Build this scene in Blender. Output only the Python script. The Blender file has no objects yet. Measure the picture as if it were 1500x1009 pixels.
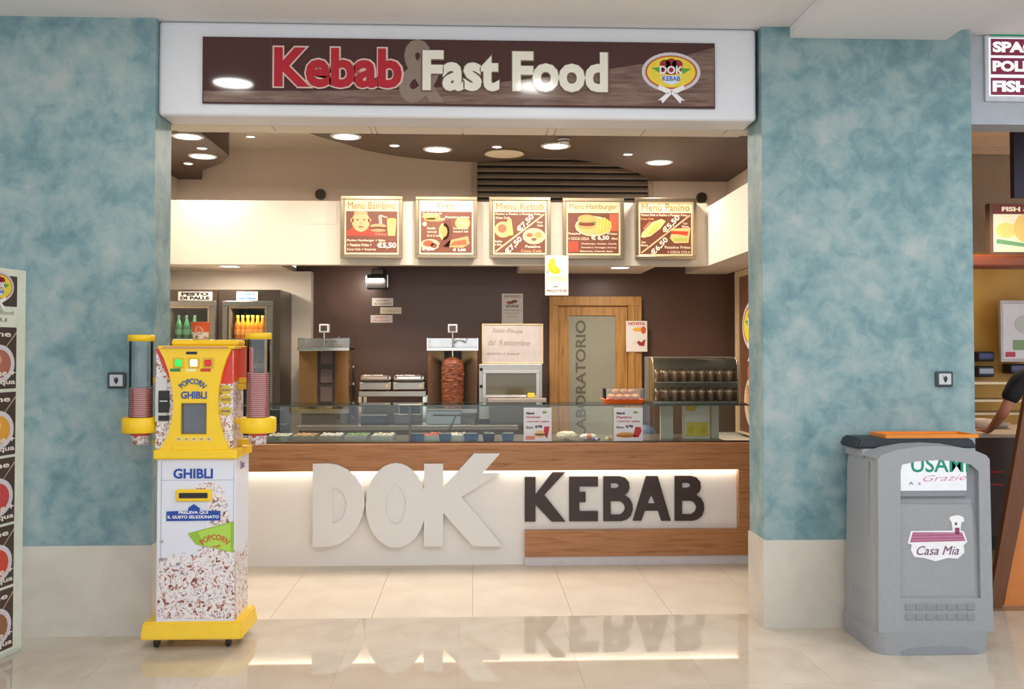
import bpy, bmesh, math, random
from mathutils import Vector, Matrix
random.seed(7)
C = bpy.context.scene.collection
sc = bpy.context.scene
PI = math.pi

# ------------------------------------------------------------------ camera, world, lights, exposure
F = 1400.0; TH = math.atan(57.3/F); PH = 0.025; CY = 480.0; H = 1.58
cam = bpy.data.objects.new('camera', bpy.data.cameras.new('camera')); C.objects.link(cam)
cam.location = (0, 0, H); cam.rotation_euler = (PI/2+PH, 0, -TH)
cam.data.sensor_width = 36; cam.data.lens = 36*F/1500; cam.data.shift_y = -(504.5-CY)/1500
cam.data.clip_start = 0.05
sc.camera = cam
_f = Vector((math.sin(TH)*math.cos(PH), math.cos(TH)*math.cos(PH), math.sin(PH)))
_r = Vector((math.cos(TH), -math.sin(TH), 0)); _u = _r.cross(_f)
def ray(px, py): return _f*F + _r*(px-750) + _u*(CY-py)
def P(px, py, Y):                      # point of the pixel on the plane at depth Y
    d = ray(px, py); t = Y/d.y; return Vector((d.x*t, Y, H+d.z*t))
def G(px, py, z):                      # on a level plane
    d = ray(px, py); t = (z-H)/d.z; return Vector((d.x*t, d.y*t, z))
def S(px, py, X):                      # on a plane of constant X
    d = ray(px, py); t = X/d.x; return Vector((X, d.y*t, H+d.z*t))

w = bpy.data.worlds.new('world'); sc.world = w; w.use_nodes = True
w.node_tree.nodes['Background'].inputs[0].default_value = (0.86, 0.93, 1.0, 1)
w.node_tree.nodes['Background'].inputs[1].default_value = 1.45
sc.view_settings.view_transform = 'Standard'; sc.view_settings.look = 'None'
sc.view_settings.gamma = 1; sc.view_settings.use_curve_mapping = False
sc.view_settings.exposure = 0.28
def area(name, loc, sx, sy, power, col, rot=(0,0,0), shape='RECTANGLE', spread=None):
    l = bpy.data.lights.new(name, 'AREA'); l.shape = shape; l.size = sx
    if shape == 'RECTANGLE': l.size_y = sy
    l.energy = power; l.color = col
    if spread: l.spread = spread
    o = bpy.data.objects.new(name, l); C.objects.link(o); o.location = loc; o.rotation_euler = rot
    return o
WARM = (1.0, 0.87, 0.75)
area('hall_light', (1.2, 1.4, 3.44), 5.0, 1.2, 110, (0.93, 0.96, 1.0))
area('hall_light', (3.2, 3.6, 3.38), 0.9, 0.9, 22, (0.80, 0.92, 1.0))
area('hall_light', (-6.5, 2.5, 3.44), 1.5, 1.5, 15, (0.93, 0.97, 1.0))
area('shop_fill_light', (0.0, 7.55, 3.26), 3.0, 0.5, 48, WARM)  # extra unseen fill light, added to brighten the shop interior
area('wall_washer', (-1.0, 9.42, 2.30), 0.25, 0.1, 5, WARM, (math.radians(38),0,0))
area('neighbour_light', (4.2, 8.0, 2.9), 0.8, 0.8, 22, (1.0, 0.82, 0.62))

# ------------------------------------------------------------------ materials
def lin(c): 
    return tuple(((v/255)/12.92 if v/255 <= .04045 else ((v/255+.055)/1.055)**2.4) for v in c) + (1,)
_mc = {}
def M(name, rgb, rough=0.5, metal=0.0, emit=0.0, var=0.06, scale=12.0, bump=0.0, spec=0.5, stretch=None, coat=0):
    if name in _mc: return _mc[name]
    m = bpy.data.materials.new(name); m.use_nodes = True; nt = m.node_tree; b = nt.nodes['Principled BSDF']
    b.inputs['Roughness'].default_value = rough; b.inputs['Metallic'].default_value = metal
    b.inputs['Specular IOR Level'].default_value = spec; b.inputs['Coat Weight'].default_value = coat
    tc = nt.nodes.new('ShaderNodeTexCoord'); mp = nt.nodes.new('ShaderNodeMapping'); nz = nt.nodes.new('ShaderNodeTexNoise')
    nz.inputs['Scale'].default_value = scale; nz.inputs['Detail'].default_value = 4
    if stretch: mp.inputs['Scale'].default_value = stretch
    nt.links.new(tc.outputs['Object'], mp.inputs[0]); nt.links.new(mp.outputs[0], nz.inputs['Vector'])
    r = nt.nodes.new('ShaderNodeValToRGB'); c = lin(rgb)
    r.color_ramp.elements[0].position = .3; r.color_ramp.elements[1].position = .7
    r.color_ramp.elements[0].color = tuple(v*(1-var) for v in c[:3])+(1,); r.color_ramp.elements[1].color = tuple(min(1, v*(1+var)) for v in c[:3])+(1,)
    nt.links.new(nz.outputs['Fac'], r.inputs[0]); nt.links.new(r.outputs[0], b.inputs['Base Color'])
    if emit:
        nt.links.new(r.outputs[0], b.inputs['Emission Color']); b.inputs['Emission Strength'].default_value = emit
    if bump:
        bp = nt.nodes.new('ShaderNodeBump'); bp.inputs['Strength'].default_value = bump; bp.inputs['Distance'].default_value = .01
        nt.links.new(nz.outputs['Fac'], bp.inputs['Height']); nt.links.new(bp.outputs[0], b.inputs['Normal'])
    m.diffuse_color = c; _mc[name] = m; return m
def pc(r, g, b, emit=0.0, rough=.45):                # printed colour
    return M('print_%d_%d_%d_%d_%d' % (r, g, b, int(emit*100), int(rough*100)), (r, g, b), rough, 0, emit, .03, 30)
def ramp_mat(name, kind, scale, stops, rough=.5, detail=5, stretch=(1,1,1), bump=0, dist=0, spec=.5, metal=0, coat=0):
    m = bpy.data.materials.new(name); m.use_nodes = True; nt = m.node_tree; b = nt.nodes['Principled BSDF']
    b.inputs['Roughness'].default_value = rough; b.inputs['Specular IOR Level'].default_value = spec; b.inputs['Metallic'].default_value = metal
    b.inputs['Coat Weight'].default_value = coat
    tc = nt.nodes.new('ShaderNodeTexCoord'); mp = nt.nodes.new('ShaderNodeMapping'); mp.inputs['Scale'].default_value = stretch
    nt.links.new(tc.outputs['Object'], mp.inputs[0])
    if kind == 'noise':
        t = nt.nodes.new('ShaderNodeTexNoise'); t.inputs['Detail'].default_value = detail; t.inputs['Distortion'].default_value = dist; out = t.outputs['Fac']
    elif kind == 'voronoi':
        t = nt.nodes.new('ShaderNodeTexVoronoi'); t.feature = 'F1'; out = t.outputs['Distance']
    elif kind == 'cell':
        t = nt.nodes.new('ShaderNodeTexVoronoi'); t.feature = 'F1'; out = t.outputs['Color']
    t.inputs['Scale'].default_value = scale
    nt.links.new(mp.outputs[0], t.inputs['Vector'])
    r = nt.nodes.new('ShaderNodeValToRGB'); e = r.color_ramp.elements
    while len(e) < len(stops): e.new(.5)
    for k, (p, c) in enumerate(stops): e[k].position = p; e[k].color = lin(c)
    nt.links.new(out, r.inputs[0]); nt.links.new(r.outputs[0], b.inputs['Base Color'])
    if bump:
        bp = nt.nodes.new('ShaderNodeBump'); bp.inputs['Strength'].default_value = bump; bp.inputs['Distance'].default_value = .01
        nt.links.new(out, bp.inputs['Height']); nt.links.new(bp.outputs[0], b.inputs['Normal'])
    _mc[name] = m; return m
def glass_mat(name, tint=(1,1,1), gloss=.10, rough=0.0, opac=0.0):
    m = bpy.data.materials.new(name); m.use_nodes = True; nt = m.node_tree; nt.nodes.clear()
    o = nt.nodes.new('ShaderNodeOutputMaterial'); t = nt.nodes.new('ShaderNodeBsdfTransparent'); g = nt.nodes.new('ShaderNodeBsdfGlossy')
    t.inputs[0].default_value = (*tint, 1); g.inputs['Roughness'].default_value = rough
    mx = nt.nodes.new('ShaderNodeMixShader'); lw = nt.nodes.new('ShaderNodeFresnel'); lw.inputs[0].default_value = 1.3
    ad = nt.nodes.new('ShaderNodeMath'); ad.operation = 'ADD'; ad.inputs[1].default_value = gloss; ad.use_clamp = True
    nt.links.new(lw.outputs[0], ad.inputs[0]); nt.links.new(ad.outputs[0], mx.inputs[0]); nt.links.new(t.outputs[0], mx.inputs[1]); nt.links.new(g.outputs[0], mx.inputs[2])
    last = mx
    if opac:
        d = nt.nodes.new('ShaderNodeBsdfDiffuse'); d.inputs[0].default_value = (*tint, 1); m2 = nt.nodes.new('ShaderNodeMixShader'); m2.inputs[0].default_value = opac
        nt.links.new(mx.outputs[0], m2.inputs[1]); nt.links.new(d.outputs[0], m2.inputs[2]); last = m2
    nt.links.new(last.outputs[0], o.inputs[0]); _mc[name] = m; return m
def stucco(name, cols):
    m = bpy.data.materials.new(name); m.use_nodes = True; nt = m.node_tree; b = nt.nodes['Principled BSDF']; b.inputs['Roughness'].default_value = .55
    tc = nt.nodes.new('ShaderNodeTexCoord')
    n1 = nt.nodes.new('ShaderNodeTexNoise'); n1.inputs['Scale'].default_value = 3.4; n1.inputs['Detail'].default_value = 5; n1.inputs['Roughness'].default_value = .55; n1.inputs['Distortion'].default_value = .25
    n2 = nt.nodes.new('ShaderNodeTexNoise'); n2.inputs['Scale'].default_value = 9; n2.inputs['Detail'].default_value = 5; n2.inputs['Distortion'].default_value = .5; n2.inputs['Roughness'].default_value = .65
    nt.links.new(tc.outputs['Object'], n1.inputs['Vector']); nt.links.new(tc.outputs['Object'], n2.inputs['Vector'])
    mx = nt.nodes.new('ShaderNodeMix'); mx.inputs[0].default_value = .42
    nt.links.new(n1.outputs['Fac'], mx.inputs[2]); nt.links.new(n2.outputs['Fac'], mx.inputs[3])
    r = nt.nodes.new('ShaderNodeValToRGB'); e = r.color_ramp.elements
    while len(e) < len(cols): e.new(.5)
    for k, (p, c) in enumerate(cols): e[k].position = p; e[k].color = lin(c)
    nt.links.new(mx.outputs[0], r.inputs[0]); nt.links.new(r.outputs[0], b.inputs['Base Color'])
    bp = nt.nodes.new('ShaderNodeBump'); bp.inputs['Strength'].default_value = .25; bp.inputs['Distance'].default_value = .01
    nt.links.new(mx.outputs[0], bp.inputs['Height']); nt.links.new(bp.outputs[0], b.inputs['Normal'])
    return m
blue = stucco('blue_stucco', [(.34,(94,128,136)),(.43,(112,145,151)),(.50,(130,158,162)),(.57,(148,169,169)),(.66,(168,179,177))])
plinth = ramp_mat('beige_marble', 'noise', 3.0, [(.3,(196,188,176)),(.5,(206,198,186)),(.7,(212,205,194))], .35, 7, dist=.8)
floorm = ramp_mat('polished_marble', 'noise', 2.2, [(.3,(192,178,160)),(.5,(203,190,173)),(.72,(210,199,184))], .025, 7, dist=1.0, spec=.5)
tilem = ramp_mat('matte_tile', 'noise', 3.2, [(.3,(216,202,184)),(.6,(226,214,197))], .42, 4)
grout = M('grout', (192,180,164), .8)
white = M('white_paint', (226,226,226), .55, var=.015, scale=3)
fasciam = M('fascia_white', (222,224,230), .35, var=.01, scale=3)
cream = M('cream_paint', (226,216,200), .6, var=.015, scale=2)
beige = M('beige_wall', (226,208,190), .7, var=.02, scale=2)
brownw = M('brown_wall', (98,72,60), .38, var=.05, scale=1.6)
brownc = M('brown_ceiling', (74,54,43), .5, var=.04, scale=2)
wood = ramp_mat('counter_oak', 'noise', 5, [(.25,(140,88,50)),(.45,(172,116,72)),(.6,(183,128,84)),(.75,(160,104,62))], .38, 8, (.6,3,9), dist=.9)
doorw = ramp_mat('door_oak', 'noise', 5, [(.25,(150,104,50)),(.5,(184,136,72)),(.75,(198,150,86))], .4, 7, (7,5,.6), dist=.6)
steel = M('brushed_steel', (176,168,158), .28, .95, var=.08, scale=30, stretch=(1,1,12))
steeld = M('dark_steel', (104,92,82), .33, .9, var=.08, scale=25, stretch=(1,1,10))
steelt = M('tan_steel', (170,140,100), .35, .85, var=.1, scale=20, stretch=(8,1,1))
chrome = M('chrome', (215,208,200), .12, 1.0)
black = M('black_plastic', (28,26,26), .45)
dark = M('dark_inside', (38,30,27), .6)
whitep = M('white_plastic', (232,232,234), .35, var=.01)
counterw = M('counter_white', (238,233,228), .32, var=.01)
letterw = M('letter_white', (232,230,228), .4, var=.01)
letterb = M('letter_brown', (58,42,38), .45, var=.03)
yellow = M('yellow_plastic', (250,206,30), .35, var=.02)
yellow2 = M('yellow_base', (246,202,40), .4, var=.03)
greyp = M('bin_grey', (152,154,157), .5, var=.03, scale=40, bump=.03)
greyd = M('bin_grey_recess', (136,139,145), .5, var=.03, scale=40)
lampm = M('lamp_lens', (255,244,224), .4, emit=9)
lamph = M('hall_lamp_lens', (255,250,240), .4, emit=32)
ledm = M('led_strip', (255,236,205), .4, emit=2.2)
clear = glass_mat('clear_plastic', (.96,.96,.96), .03)
glass = glass_mat('case_glass', (.93,.97,.95), .02)
glassedge = M('glass_edge', (60,78,70), .15, spec=.8)
frost = M('frosted_glass', (158,156,138), .35, var=.03, scale=3)
popm = ramp_mat('popcorn_print', 'noise', 44, [(.33,(112,52,44)),(.40,(190,140,124)),(.46,(232,222,220)),(.55,(242,238,238)),(.61,(206,196,200)),(.68,(150,136,140))], .3, 3, dist=.8)
redm = M('red_gradient', (226,74,36), .3, var=.08, scale=4)
paper = M('paper', (238,232,224), .6, var=.01)
mallc = M('mall_ceiling', (226,224,224), .7, var=.01)
meat = ramp_mat('meat', 'noise', 22, [(.3,(66,30,17)),(.5,(122,62,36)),(.7,(160,94,60))], .5, 8, (1,1,2.5), bump=1.0)

# ------------------------------------------------------------------ builders
def root_of(o):
    while o.parent: o = o.parent
    return o
def shape2d(splines, ext):
    cu = bpy.data.curves.new('s', 'CURVE'); cu.dimensions = '2D'; cu.fill_mode = 'BOTH'; cu.extrude = ext/2
    for pts in splines:
        s = cu.splines.new('POLY'); s.points.add(len(pts)-1); s.use_cyclic_u = True
        for q, (x, y) in zip(s.points, pts): q.co = (x, y, 0, 1)
    o = bpy.data.objects.new('s', cu); me = bpy.data.meshes.new_from_object(o)
    vs = [v.co.copy() for v in me.vertices]; fs = [tuple(p.vertices) for p in me.polygons]
    bpy.data.objects.remove(o); bpy.data.curves.remove(cu); bpy.data.meshes.remove(me); return vs, fs
def text2d(s, bold=0.0, ext=0.0, shear=0.0, res=3):
    cu = bpy.data.curves.new('t', 'FONT'); cu.body = s; cu.size = 1; cu.offset = bold; cu.extrude = ext; cu.resolution_u = res; cu.shear = shear
    o = bpy.data.objects.new('t', cu); me = bpy.data.meshes.new_from_object(o)
    vs = [v.co.copy() for v in me.vertices]; fs = [tuple(p.vertices) for p in me.polygons]
    bpy.data.objects.remove(o); bpy.data.curves.remove(cu); bpy.data.meshes.remove(me); return vs, fs
class B:
    def __init__(s, mat=None):
        s.bm = bmesh.new(); s.mats = []; s.k = 0
        if mat: s.use(mat)
    def use(s, mat):
        if mat not in s.mats: s.mats.append(mat)
        s.k = s.mats.index(mat); return s
    def _new(s, geo):
        for g in geo:
            if isinstance(g, bmesh.types.BMFace): g.material_index = s.k
    def add(s, vs, fs, smooth=False):
        bv = [s.bm.verts.new(v) for v in vs]
        for f in fs:
            if len(set(f)) < 3: continue
            try: fc = s.bm.faces.new([bv[i] for i in f]); fc.material_index = s.k; fc.smooth = smooth
            except ValueError: pass
        return bv
    def box(s, x0, x1, y0, y1, z0, z1, bev=0, seg=2, rot=0):
        b = bmesh.new(); bmesh.ops.create_cube(b, size=1)
        for v in b.verts: v.co = Vector(((v.co.x)*(x1-x0), v.co.y*(y1-y0), v.co.z*(z1-z0)))
        if bev: bmesh.ops.bevel(b, geom=b.edges[:], offset=bev, segments=seg, affect='EDGES', profile=.5)
        R = Matrix.Rotation(rot, 3, 'Z'); c = Vector(((x0+x1)/2, (y0+y1)/2, (z0+z1)/2))
        b.verts.ensure_lookup_table(); b.verts.index_update()
        s.add([R@v.co+c for v in b.verts], [tuple(v.index for v in f.verts) for f in b.faces], False); b.free(); return s
    def lathe(s, prof, c=(0,0,0), seg=24, axis='Z', cap=True, smooth=True, sy=1.0):
        c = Vector(c); vs = []; fs = []; n = len(prof)
        for r, h in prof:
            for k in range(seg):
                a = 2*PI*k/seg; p = Vector((r*math.cos(a), r*math.sin(a)*sy, h))
                if axis == 'Y': p = Vector((p.x, p.z, -p.y))
                if axis == 'X': p = Vector((p.z, p.x, p.y))
                vs.append(c+p)
        for i in range(n-1):
            for k in range(seg):
                a = i*seg+k; b = i*seg+(k+1) % seg
                fs.append((a, b, b+seg, a+seg))
        s.add(vs, fs, smooth)
        if cap:
            if prof[0][0] > 1e-6: s.add(vs[:seg], [tuple(range(seg-1, -1, -1))])
            if prof[-1][0] > 1e-6: s.add(vs[-seg:], [tuple(range(seg))])
        return s
    def cyl(s, c, r, h, axis='Z', seg=20, sy=1.0): return s.lathe([(r,0),(r,h)], c, seg, axis, sy=sy)
    def ball(s, c, r, seg=12, rings=8, sc_=(1,1,1)):
        vs = []; fs = []
        for i in range(rings+1):
            t = PI*i/rings
            for k in range(seg):
                a = 2*PI*k/seg; vs.append(Vector(c)+Vector((r*math.sin(t)*math.cos(a)*sc_[0], r*math.sin(t)*math.sin(a)*sc_[1], r*math.cos(t)*sc_[2])))
        for i in range(rings):
            for k in range(seg):
                a = i*seg+k; b = i*seg+(k+1) % seg; fs.append((a, a+seg, b+seg, b))
        s.add(vs, fs, True); return s
    def tube(s, pts, r, seg=8):
        pts = [Vector(p) for p in pts]; rings = []
        for i, p in enumerate(pts):
            d = (pts[min(i+1, len(pts)-1)]-pts[max(i-1, 0)]).normalized(); up = Vector((0,0,1)) if abs(d.z) < .9 else Vector((1,0,0))
            a = d.cross(up).normalized(); b = d.cross(a)
            rings.append([p+a*r*math.cos(2*PI*k/seg)+b*r*math.sin(2*PI*k/seg) for k in range(seg)])
        vs = [v for q in rings for v in q]; fs = [(i*seg+k, i*seg+(k+1) % seg, (i+1)*seg+(k+1) % seg, (i+1)*seg+k) for i in range(len(pts)-1) for k in range(seg)]
        fs += [tuple(range(seg)), tuple((len(pts)-1)*seg+k for k in range(seg-1, -1, -1))]
        s.add(vs, fs, True); return s
    def shape(s, splines, y, ext, plane='XZ', at=0):    # splines in (x, z); front at y, thickness ext backwards
        vs, fs = shape2d(splines, ext); s.add([Vector((v.x, y+ext/2+v.z*-1, v.y)) for v in vs], fs); return s
    def poly(s, pts, y, ext=.002): return s.shape([pts], y, ext)
    def rect(s, x0, x1, z0, z1, y, ext=.0015): return s.poly([(x0,z0),(x1,z0),(x1,z1),(x0,z1)], y, ext)
    def disc(s, x, z, rx, rz, y, ext=.0015, n=20): return s.poly([(x+rx*math.cos(2*PI*k/n), z+rz*math.sin(2*PI*k/n)) for k in range(n)], y, ext)
    def flat(s, z0, z1, pts):                            # horizontal slab with an outline in (x, y)
        vs, fs = shape2d([pts], z1-z0); s.add([Vector((v.x, v.y, (z0+z1)/2+v.z)) for v in vs], fs); return s
    def text(s, string, x0, x1, z0, z1, y, bold=.0, ext=.001, ang=0, arc=0, keep=False, shear=0):
        vs, fs = text2d(string, bold, .001, shear)
        if not vs: return s
        ax = min(v.x for v in vs); bx = max(v.x for v in vs); az = min(v.y for v in vs); bz = max(v.y for v in vs)
        sx = (x1-x0)/(bx-ax); sz = (z1-z0)/max(bz-az, 1e-6)
        if keep: sx = sz = min(sx, sz)
        cx, cz = (x0+x1)/2, (z0+z1)/2; out = []
        for v in vs:
            p = Vector(((v.x-(ax+bx)/2)*sx, (v.y-(az+bz)/2)*sz)); d = -v.z/.001*ext/2
            if arc: a = p.x/arc; p = Vector(((arc+p.y)*math.sin(a), (arc+p.y)*math.cos(a)-arc))
            ca, sa = math.cos(ang), math.sin(ang); out.append(Vector((cx+p.x*ca-p.y*sa, y+ext/2+d, cz+p.x*sa+p.y*ca)))
        s.add(out, fs); return s
    def out(s, name, parent=None, local=False, merge=False, smooth=False):
        me = bpy.data.meshes.new(name)
        if merge: bmesh.ops.remove_doubles(s.bm, verts=s.bm.verts[:], dist=1e-5)
        if smooth:
            for f in s.bm.faces: f.smooth = True
        bmesh.ops.recalc_face_normals(s.bm, faces=s.bm.faces[:])
        if not local:
            if parent: off = root_of(parent).location
            else:
                xs = [v.co for v in s.bm.verts]; off = Vector(((min(v.x for v in xs)+max(v.x for v in xs))/2, (min(v.y for v in xs)+max(v.y for v in xs))/2, min(v.z for v in xs)))
            bmesh.ops.translate(s.bm, vec=-off, verts=s.bm.verts[:])
        s.bm.to_mesh(me); s.bm.free()
        for m in s.mats: me.materials.append(m)
        o = bpy.data.objects.new(name, me); C.objects.link(o)
        if parent: o.parent = parent
        elif not local: o.location = off
        return o
def thing(name, label, cat, loc=(0,0,0), rz=0, group=None):
    o = bpy.data.objects.new(name, None); C.objects.link(o); o.empty_display_size = .1
    o.location = loc; o.rotation_euler = (0,0,rz); o['label'] = label; o['category'] = cat
    if group: o['group'] = group
    return o
def tag(o, label, cat, group=None, kind=None):
    o['label'] = label; o['category'] = cat
    if group: o['group'] = group
    if kind: o['kind'] = kind
    return o
ORD = 'first second third fourth fifth sixth seventh eighth ninth tenth eleventh twelfth thirteenth fourteenth fifteenth sixteenth seventeenth eighteenth nineteenth twentieth twenty-first twenty-second twenty-third twenty-fourth twenty-fifth twenty-sixth'.split()
def struct(b, name, parent=None):
    o = b.out(name, parent)
    if not parent: o['kind'] = 'structure'
    return o
def dup(root, loc, label=None, group=None):
    r = root.copy(); C.objects.link(r); r.location = loc
    if label: r['label'] = label
    if group: r['group'] = group
    for ch in list(root.children):
        c = ch.copy(); C.objects.link(c); c.parent = r
        for g in ch.children:
            d = g.copy(); C.objects.link(d); d.parent = c
    return r
def XZ(px, py, Y): p = P(px, py, Y); return (p.x, p.z)

# ------------------------------------------------------------------ setting: floor
YW = 5.45; YT = 5.74; YB = 9.8; ZC = 3.47
fl = struct(B(grout).box(-9, 9, -7, 10.6, -.1, -.006), 'floor')
mall = None
for i in range(-9, 10):
    for j in range(4):
        x0 = i*.6-.07; y0 = YT-.6*(j+1)
        if mall is None:
            mall = B(floorm).box(-.2996, .2996, -.2996, .2996, -.006, 0).out('tile', fl, local=True); t = mall
        else: t = mall.copy(); C.objects.link(t); t.parent = fl
        t.location = Vector((x0+.3, y0+.3, 0))-fl.location
B(floorm).box(-9, 9, -7, YT-2.4, -.006, 0).out('floor_slab', fl)
B(floorm).box(-9, -5.48, YT-2.4, YT, -.006, 0).out('floor_slab', fl)
B(floorm).box(6.0, 9, YT-2.4, YT, -.006, 0).out('floor_slab', fl)
B(tilem).box(-3.0, 2.9, 7.2, 9.8, -.006, 0).out('floor_slab', fl)
tt = None
for i in range(-5, 5):
    for j in range(1):
        if tt is None: tt = B(tilem).box(-.2988, .2988, -.729, .729, -.006, 0).out('tile', fl, local=True); t = tt
        else: t = tt.copy(); C.objects.link(t); t.parent = fl
        t.location = Vector((i*.6+.3, YT+.7305, 0))-fl.location
B(M('neighbour_floor', (150,120,90), .3)).box(3.0, 9, YT, 10.5, -.006, 0).out('floor_slab', fl)

# walls in front
XL = P(224.5, 500, YW).x; XR = P(1118, 500, YW).x; XR2 = P(1425.5, 400, YW).x
struct(B(blue).box(-8, XL, YW, YT, .5, ZC), 'wall_left')
struct(B(plinth).box(-8, XL+.012, YW-.014, YT-.002, 0, .5), 'baseboard_left')
struct(B(blue).box(XR, XR2, YW, YT, .5, ZC), 'wall_right')
struct(B(plinth).box(XR-.012, XR2+.01, YW-.014, YT-.002, 0, .5), 'baseboard_right')
cl = struct(B(mallc).box(-9, 9, -7, YW+.6, ZC, ZC+.1), 'ceiling')
xa = P(1157, 50, YW).x; xb = P(1385, 50, YW).x
b = B(mallc).box(xa, xb, 1.5, YW-.002, 3.405, ZC-.002); struct(b, 'trim_1')
# fascia above the opening
yf = 5.49
x0 = P(231.5, 100, yf).x; x1 = P(1108, 100, yf).x
zb = P(700, 173, yf).z
b = B(fasciam).box(x0, x1, yf, YT, zb, ZC-.002, .022, 4); fas = struct(b, 'trim_2')
# soffit of the shutter box behind the fascia: panels
b = B(cream).box(-1.9, XR+.12, YT+.002, 5.93, zb+.012, 3.7); sof = struct(b, 'trim_3')
xs = [XL-.02]+[P(px, 185, 5.6).x for px in (390, 537, 545, 677, 806, 818, 952, 1075)]+[XR+.0]
for a, c in zip(xs[:-1], xs[1:]):
    B(cream).box(a+.004, c-.004, YT+.004, 5.925, zb+.003, zb+.012).out('panel', sof)
# neighbour fascia
XN = XR2
b = B(M('neighbour_fascia', (176,182,190), .5)).box(XN+.012, 6.5, YW+.1, YT, P(1450, 176, YW).z, ZC-.002); nf = struct(b, 'trim_4')

# ------------------------------------------------------------------ shop interior
ZS = 3.65
struct(B(cream).box(-3.1, 2.9, 5.93, YB, ZS, ZS+.1), 'ceiling_shop')
struct(B(brownw).box(-1.8, 2.9, YB, YB+.1, 0, 2.62), 'wall_back')
struct(B(beige).box(-3.1, 2.9, YB, YB+.1, 2.62, ZS), 'wall_upper')
struct(B(cream).box(-3.1, P(455.5, 450, 9.65).x, 9.65, YB-.001, 0, 2.384), 'wall_partition')
struct(B(cream).box(-3.1, -3.0, YT, YB, 0, ZS), 'wall_side_left')
struct(B(brownw).box(2.72, 2.82, YT, YB, 0, 2.384), 'wall_side_right')
struct(B(beige).box(2.63, 2.9, YT, YB-.001, 2.972, ZS), 'wall_side_upper')
# bulkhead
ybk = 8.88; zt = P(600, 295, ybk).z; zbo = P(600, 388, ybk).z; xcr = P(1035.5, 340, ybk).x
bk = struct(B(cream).box(-3.0, xcr, ybk, ybk+.12, zbo, zt).box(-3.0, 2.63, ybk+.12, YB-.001, zt-.04, zt)
    .box(-3.0, -1.8, ybk+.12, YB-.001, zbo, zbo+.05).box(.45, 1.73, ybk+.12, YB-.001, zbo, zbo+.05), 'trim_5')
struct(B(cream).box(xcr, 2.63, 5.94, YB-.001, zbo, zt-.041), 'trim_6')
B(dark).box(-1.8, .45, YB-.3, YB-.002, zbo+.12, zt-.041).out('service_duct', bk)
B(cream).box(P(447,300,ybk).x, P(493,300,ybk).x, ybk-.004, ybk, P(460,328,ybk).z, P(460,299,ybk).z).out('access_panel', bk)
# back wall grille
gx0 = P(699, 260, YB).x; gx1 = P(948, 260, YB).x
gr = thing('ventilation_grille', 'wide grey-brown louvre grille high on the wall behind the menu boards', 'grille', (0, YB-.06, 3.0))
B(M('grille_frame', (170,152,130), .5)).box(gx0-.05, gx0, YB-.07, YB-.002, 3.0, 3.62).out('frame', gr); B(_mc['grille_frame']).box(gx1, gx1+.05, YB-.07, YB-.002, 3.0, 3.62).out('frame', gr)
B(dark).box(gx0, gx1, YB-.01, YB-.002, 3.0, 3.62).out('backing', gr)
slm = M('grille_slat', (176,160,142), .4)
for k in range(9):
    z = 3.03+k*.066
    b = B(slm); v = [(gx0, YB-.06, z), (gx0, YB-.015, z+.045), (gx0, YB-.012, z+.04), (gx0, YB-.057, z-.005)]
    v2 = [(gx1, y, zz) for _, y, zz in v]
    b.add([Vector(q) for q in v+v2], [(0,1,5,4),(1,2,6,5),(2,3,7,6),(3,0,4,7),(0,3,2,1),(4,5,6,7)]).__class__
    b.out('slat', gr)

# wavy brown ceiling rafts
zr = 3.33
def smooth_pts(pts, n=6):
    out = []
    for i in range(len(pts)-1):
        p0 = pts[max(i-1,0)]; p1 = pts[i]; p2 = pts[i+1]; p3 = pts[min(i+2,len(pts)-1)]
        for k in range(n):
            t = k/n; out.append(tuple(.5*((2*b)+(-a+c)*t+(2*a-5*b+4*c-d)*t*t+(-a+3*b-3*c+d)*t**3) for a,b,c,d in zip(p0,p1,p2,p3)))
    return out+[pts[-1]]
cur = [(G(px,py,zr).x, G(px,py,zr).y) for px,py in ((333,226),(331,233),(322,240),(306,246),(294,252),(290,259))]
tx, ty = cur[0]
cur = [(tx, 6.0), (tx, 7.6)]+cur
cur[-1] = (cur[-1][0], YB-.002)
pts = smooth_pts(cur)+[(-2.99, YB-.002), (-2.99, 6.0)]
raft = B(brownc).flat(zr, ZS-.002, pts).out('ceiling_raft'); tag(raft, 'dark brown wavy ceiling raft at the left above the drinks fridges', 'ceiling raft'); 
cur = [(G(px,py,zr).x, G(px,py,zr).y) for px,py in ((458,197),(500,209),(540,221),(600,231),(680,237),(740,235),(800,232),(850,235),(900,243),(935,254),(955,262))]
cur = [(-1.75, 6.0), (-1.65, 6.9)]+cur
cur[-1] = (cur[-1][0], YB-.09)
pts = smooth_pts(cur)+[(2.62, YB-.09), (2.62, 6.0)]
raft2 = B(brownc).flat(zr, ZS-.002, pts).out('ceiling_raft'); tag(raft2, 'long dark brown wavy ceiling raft above the menu boards, full of downlights', 'ceiling raft')

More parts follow.
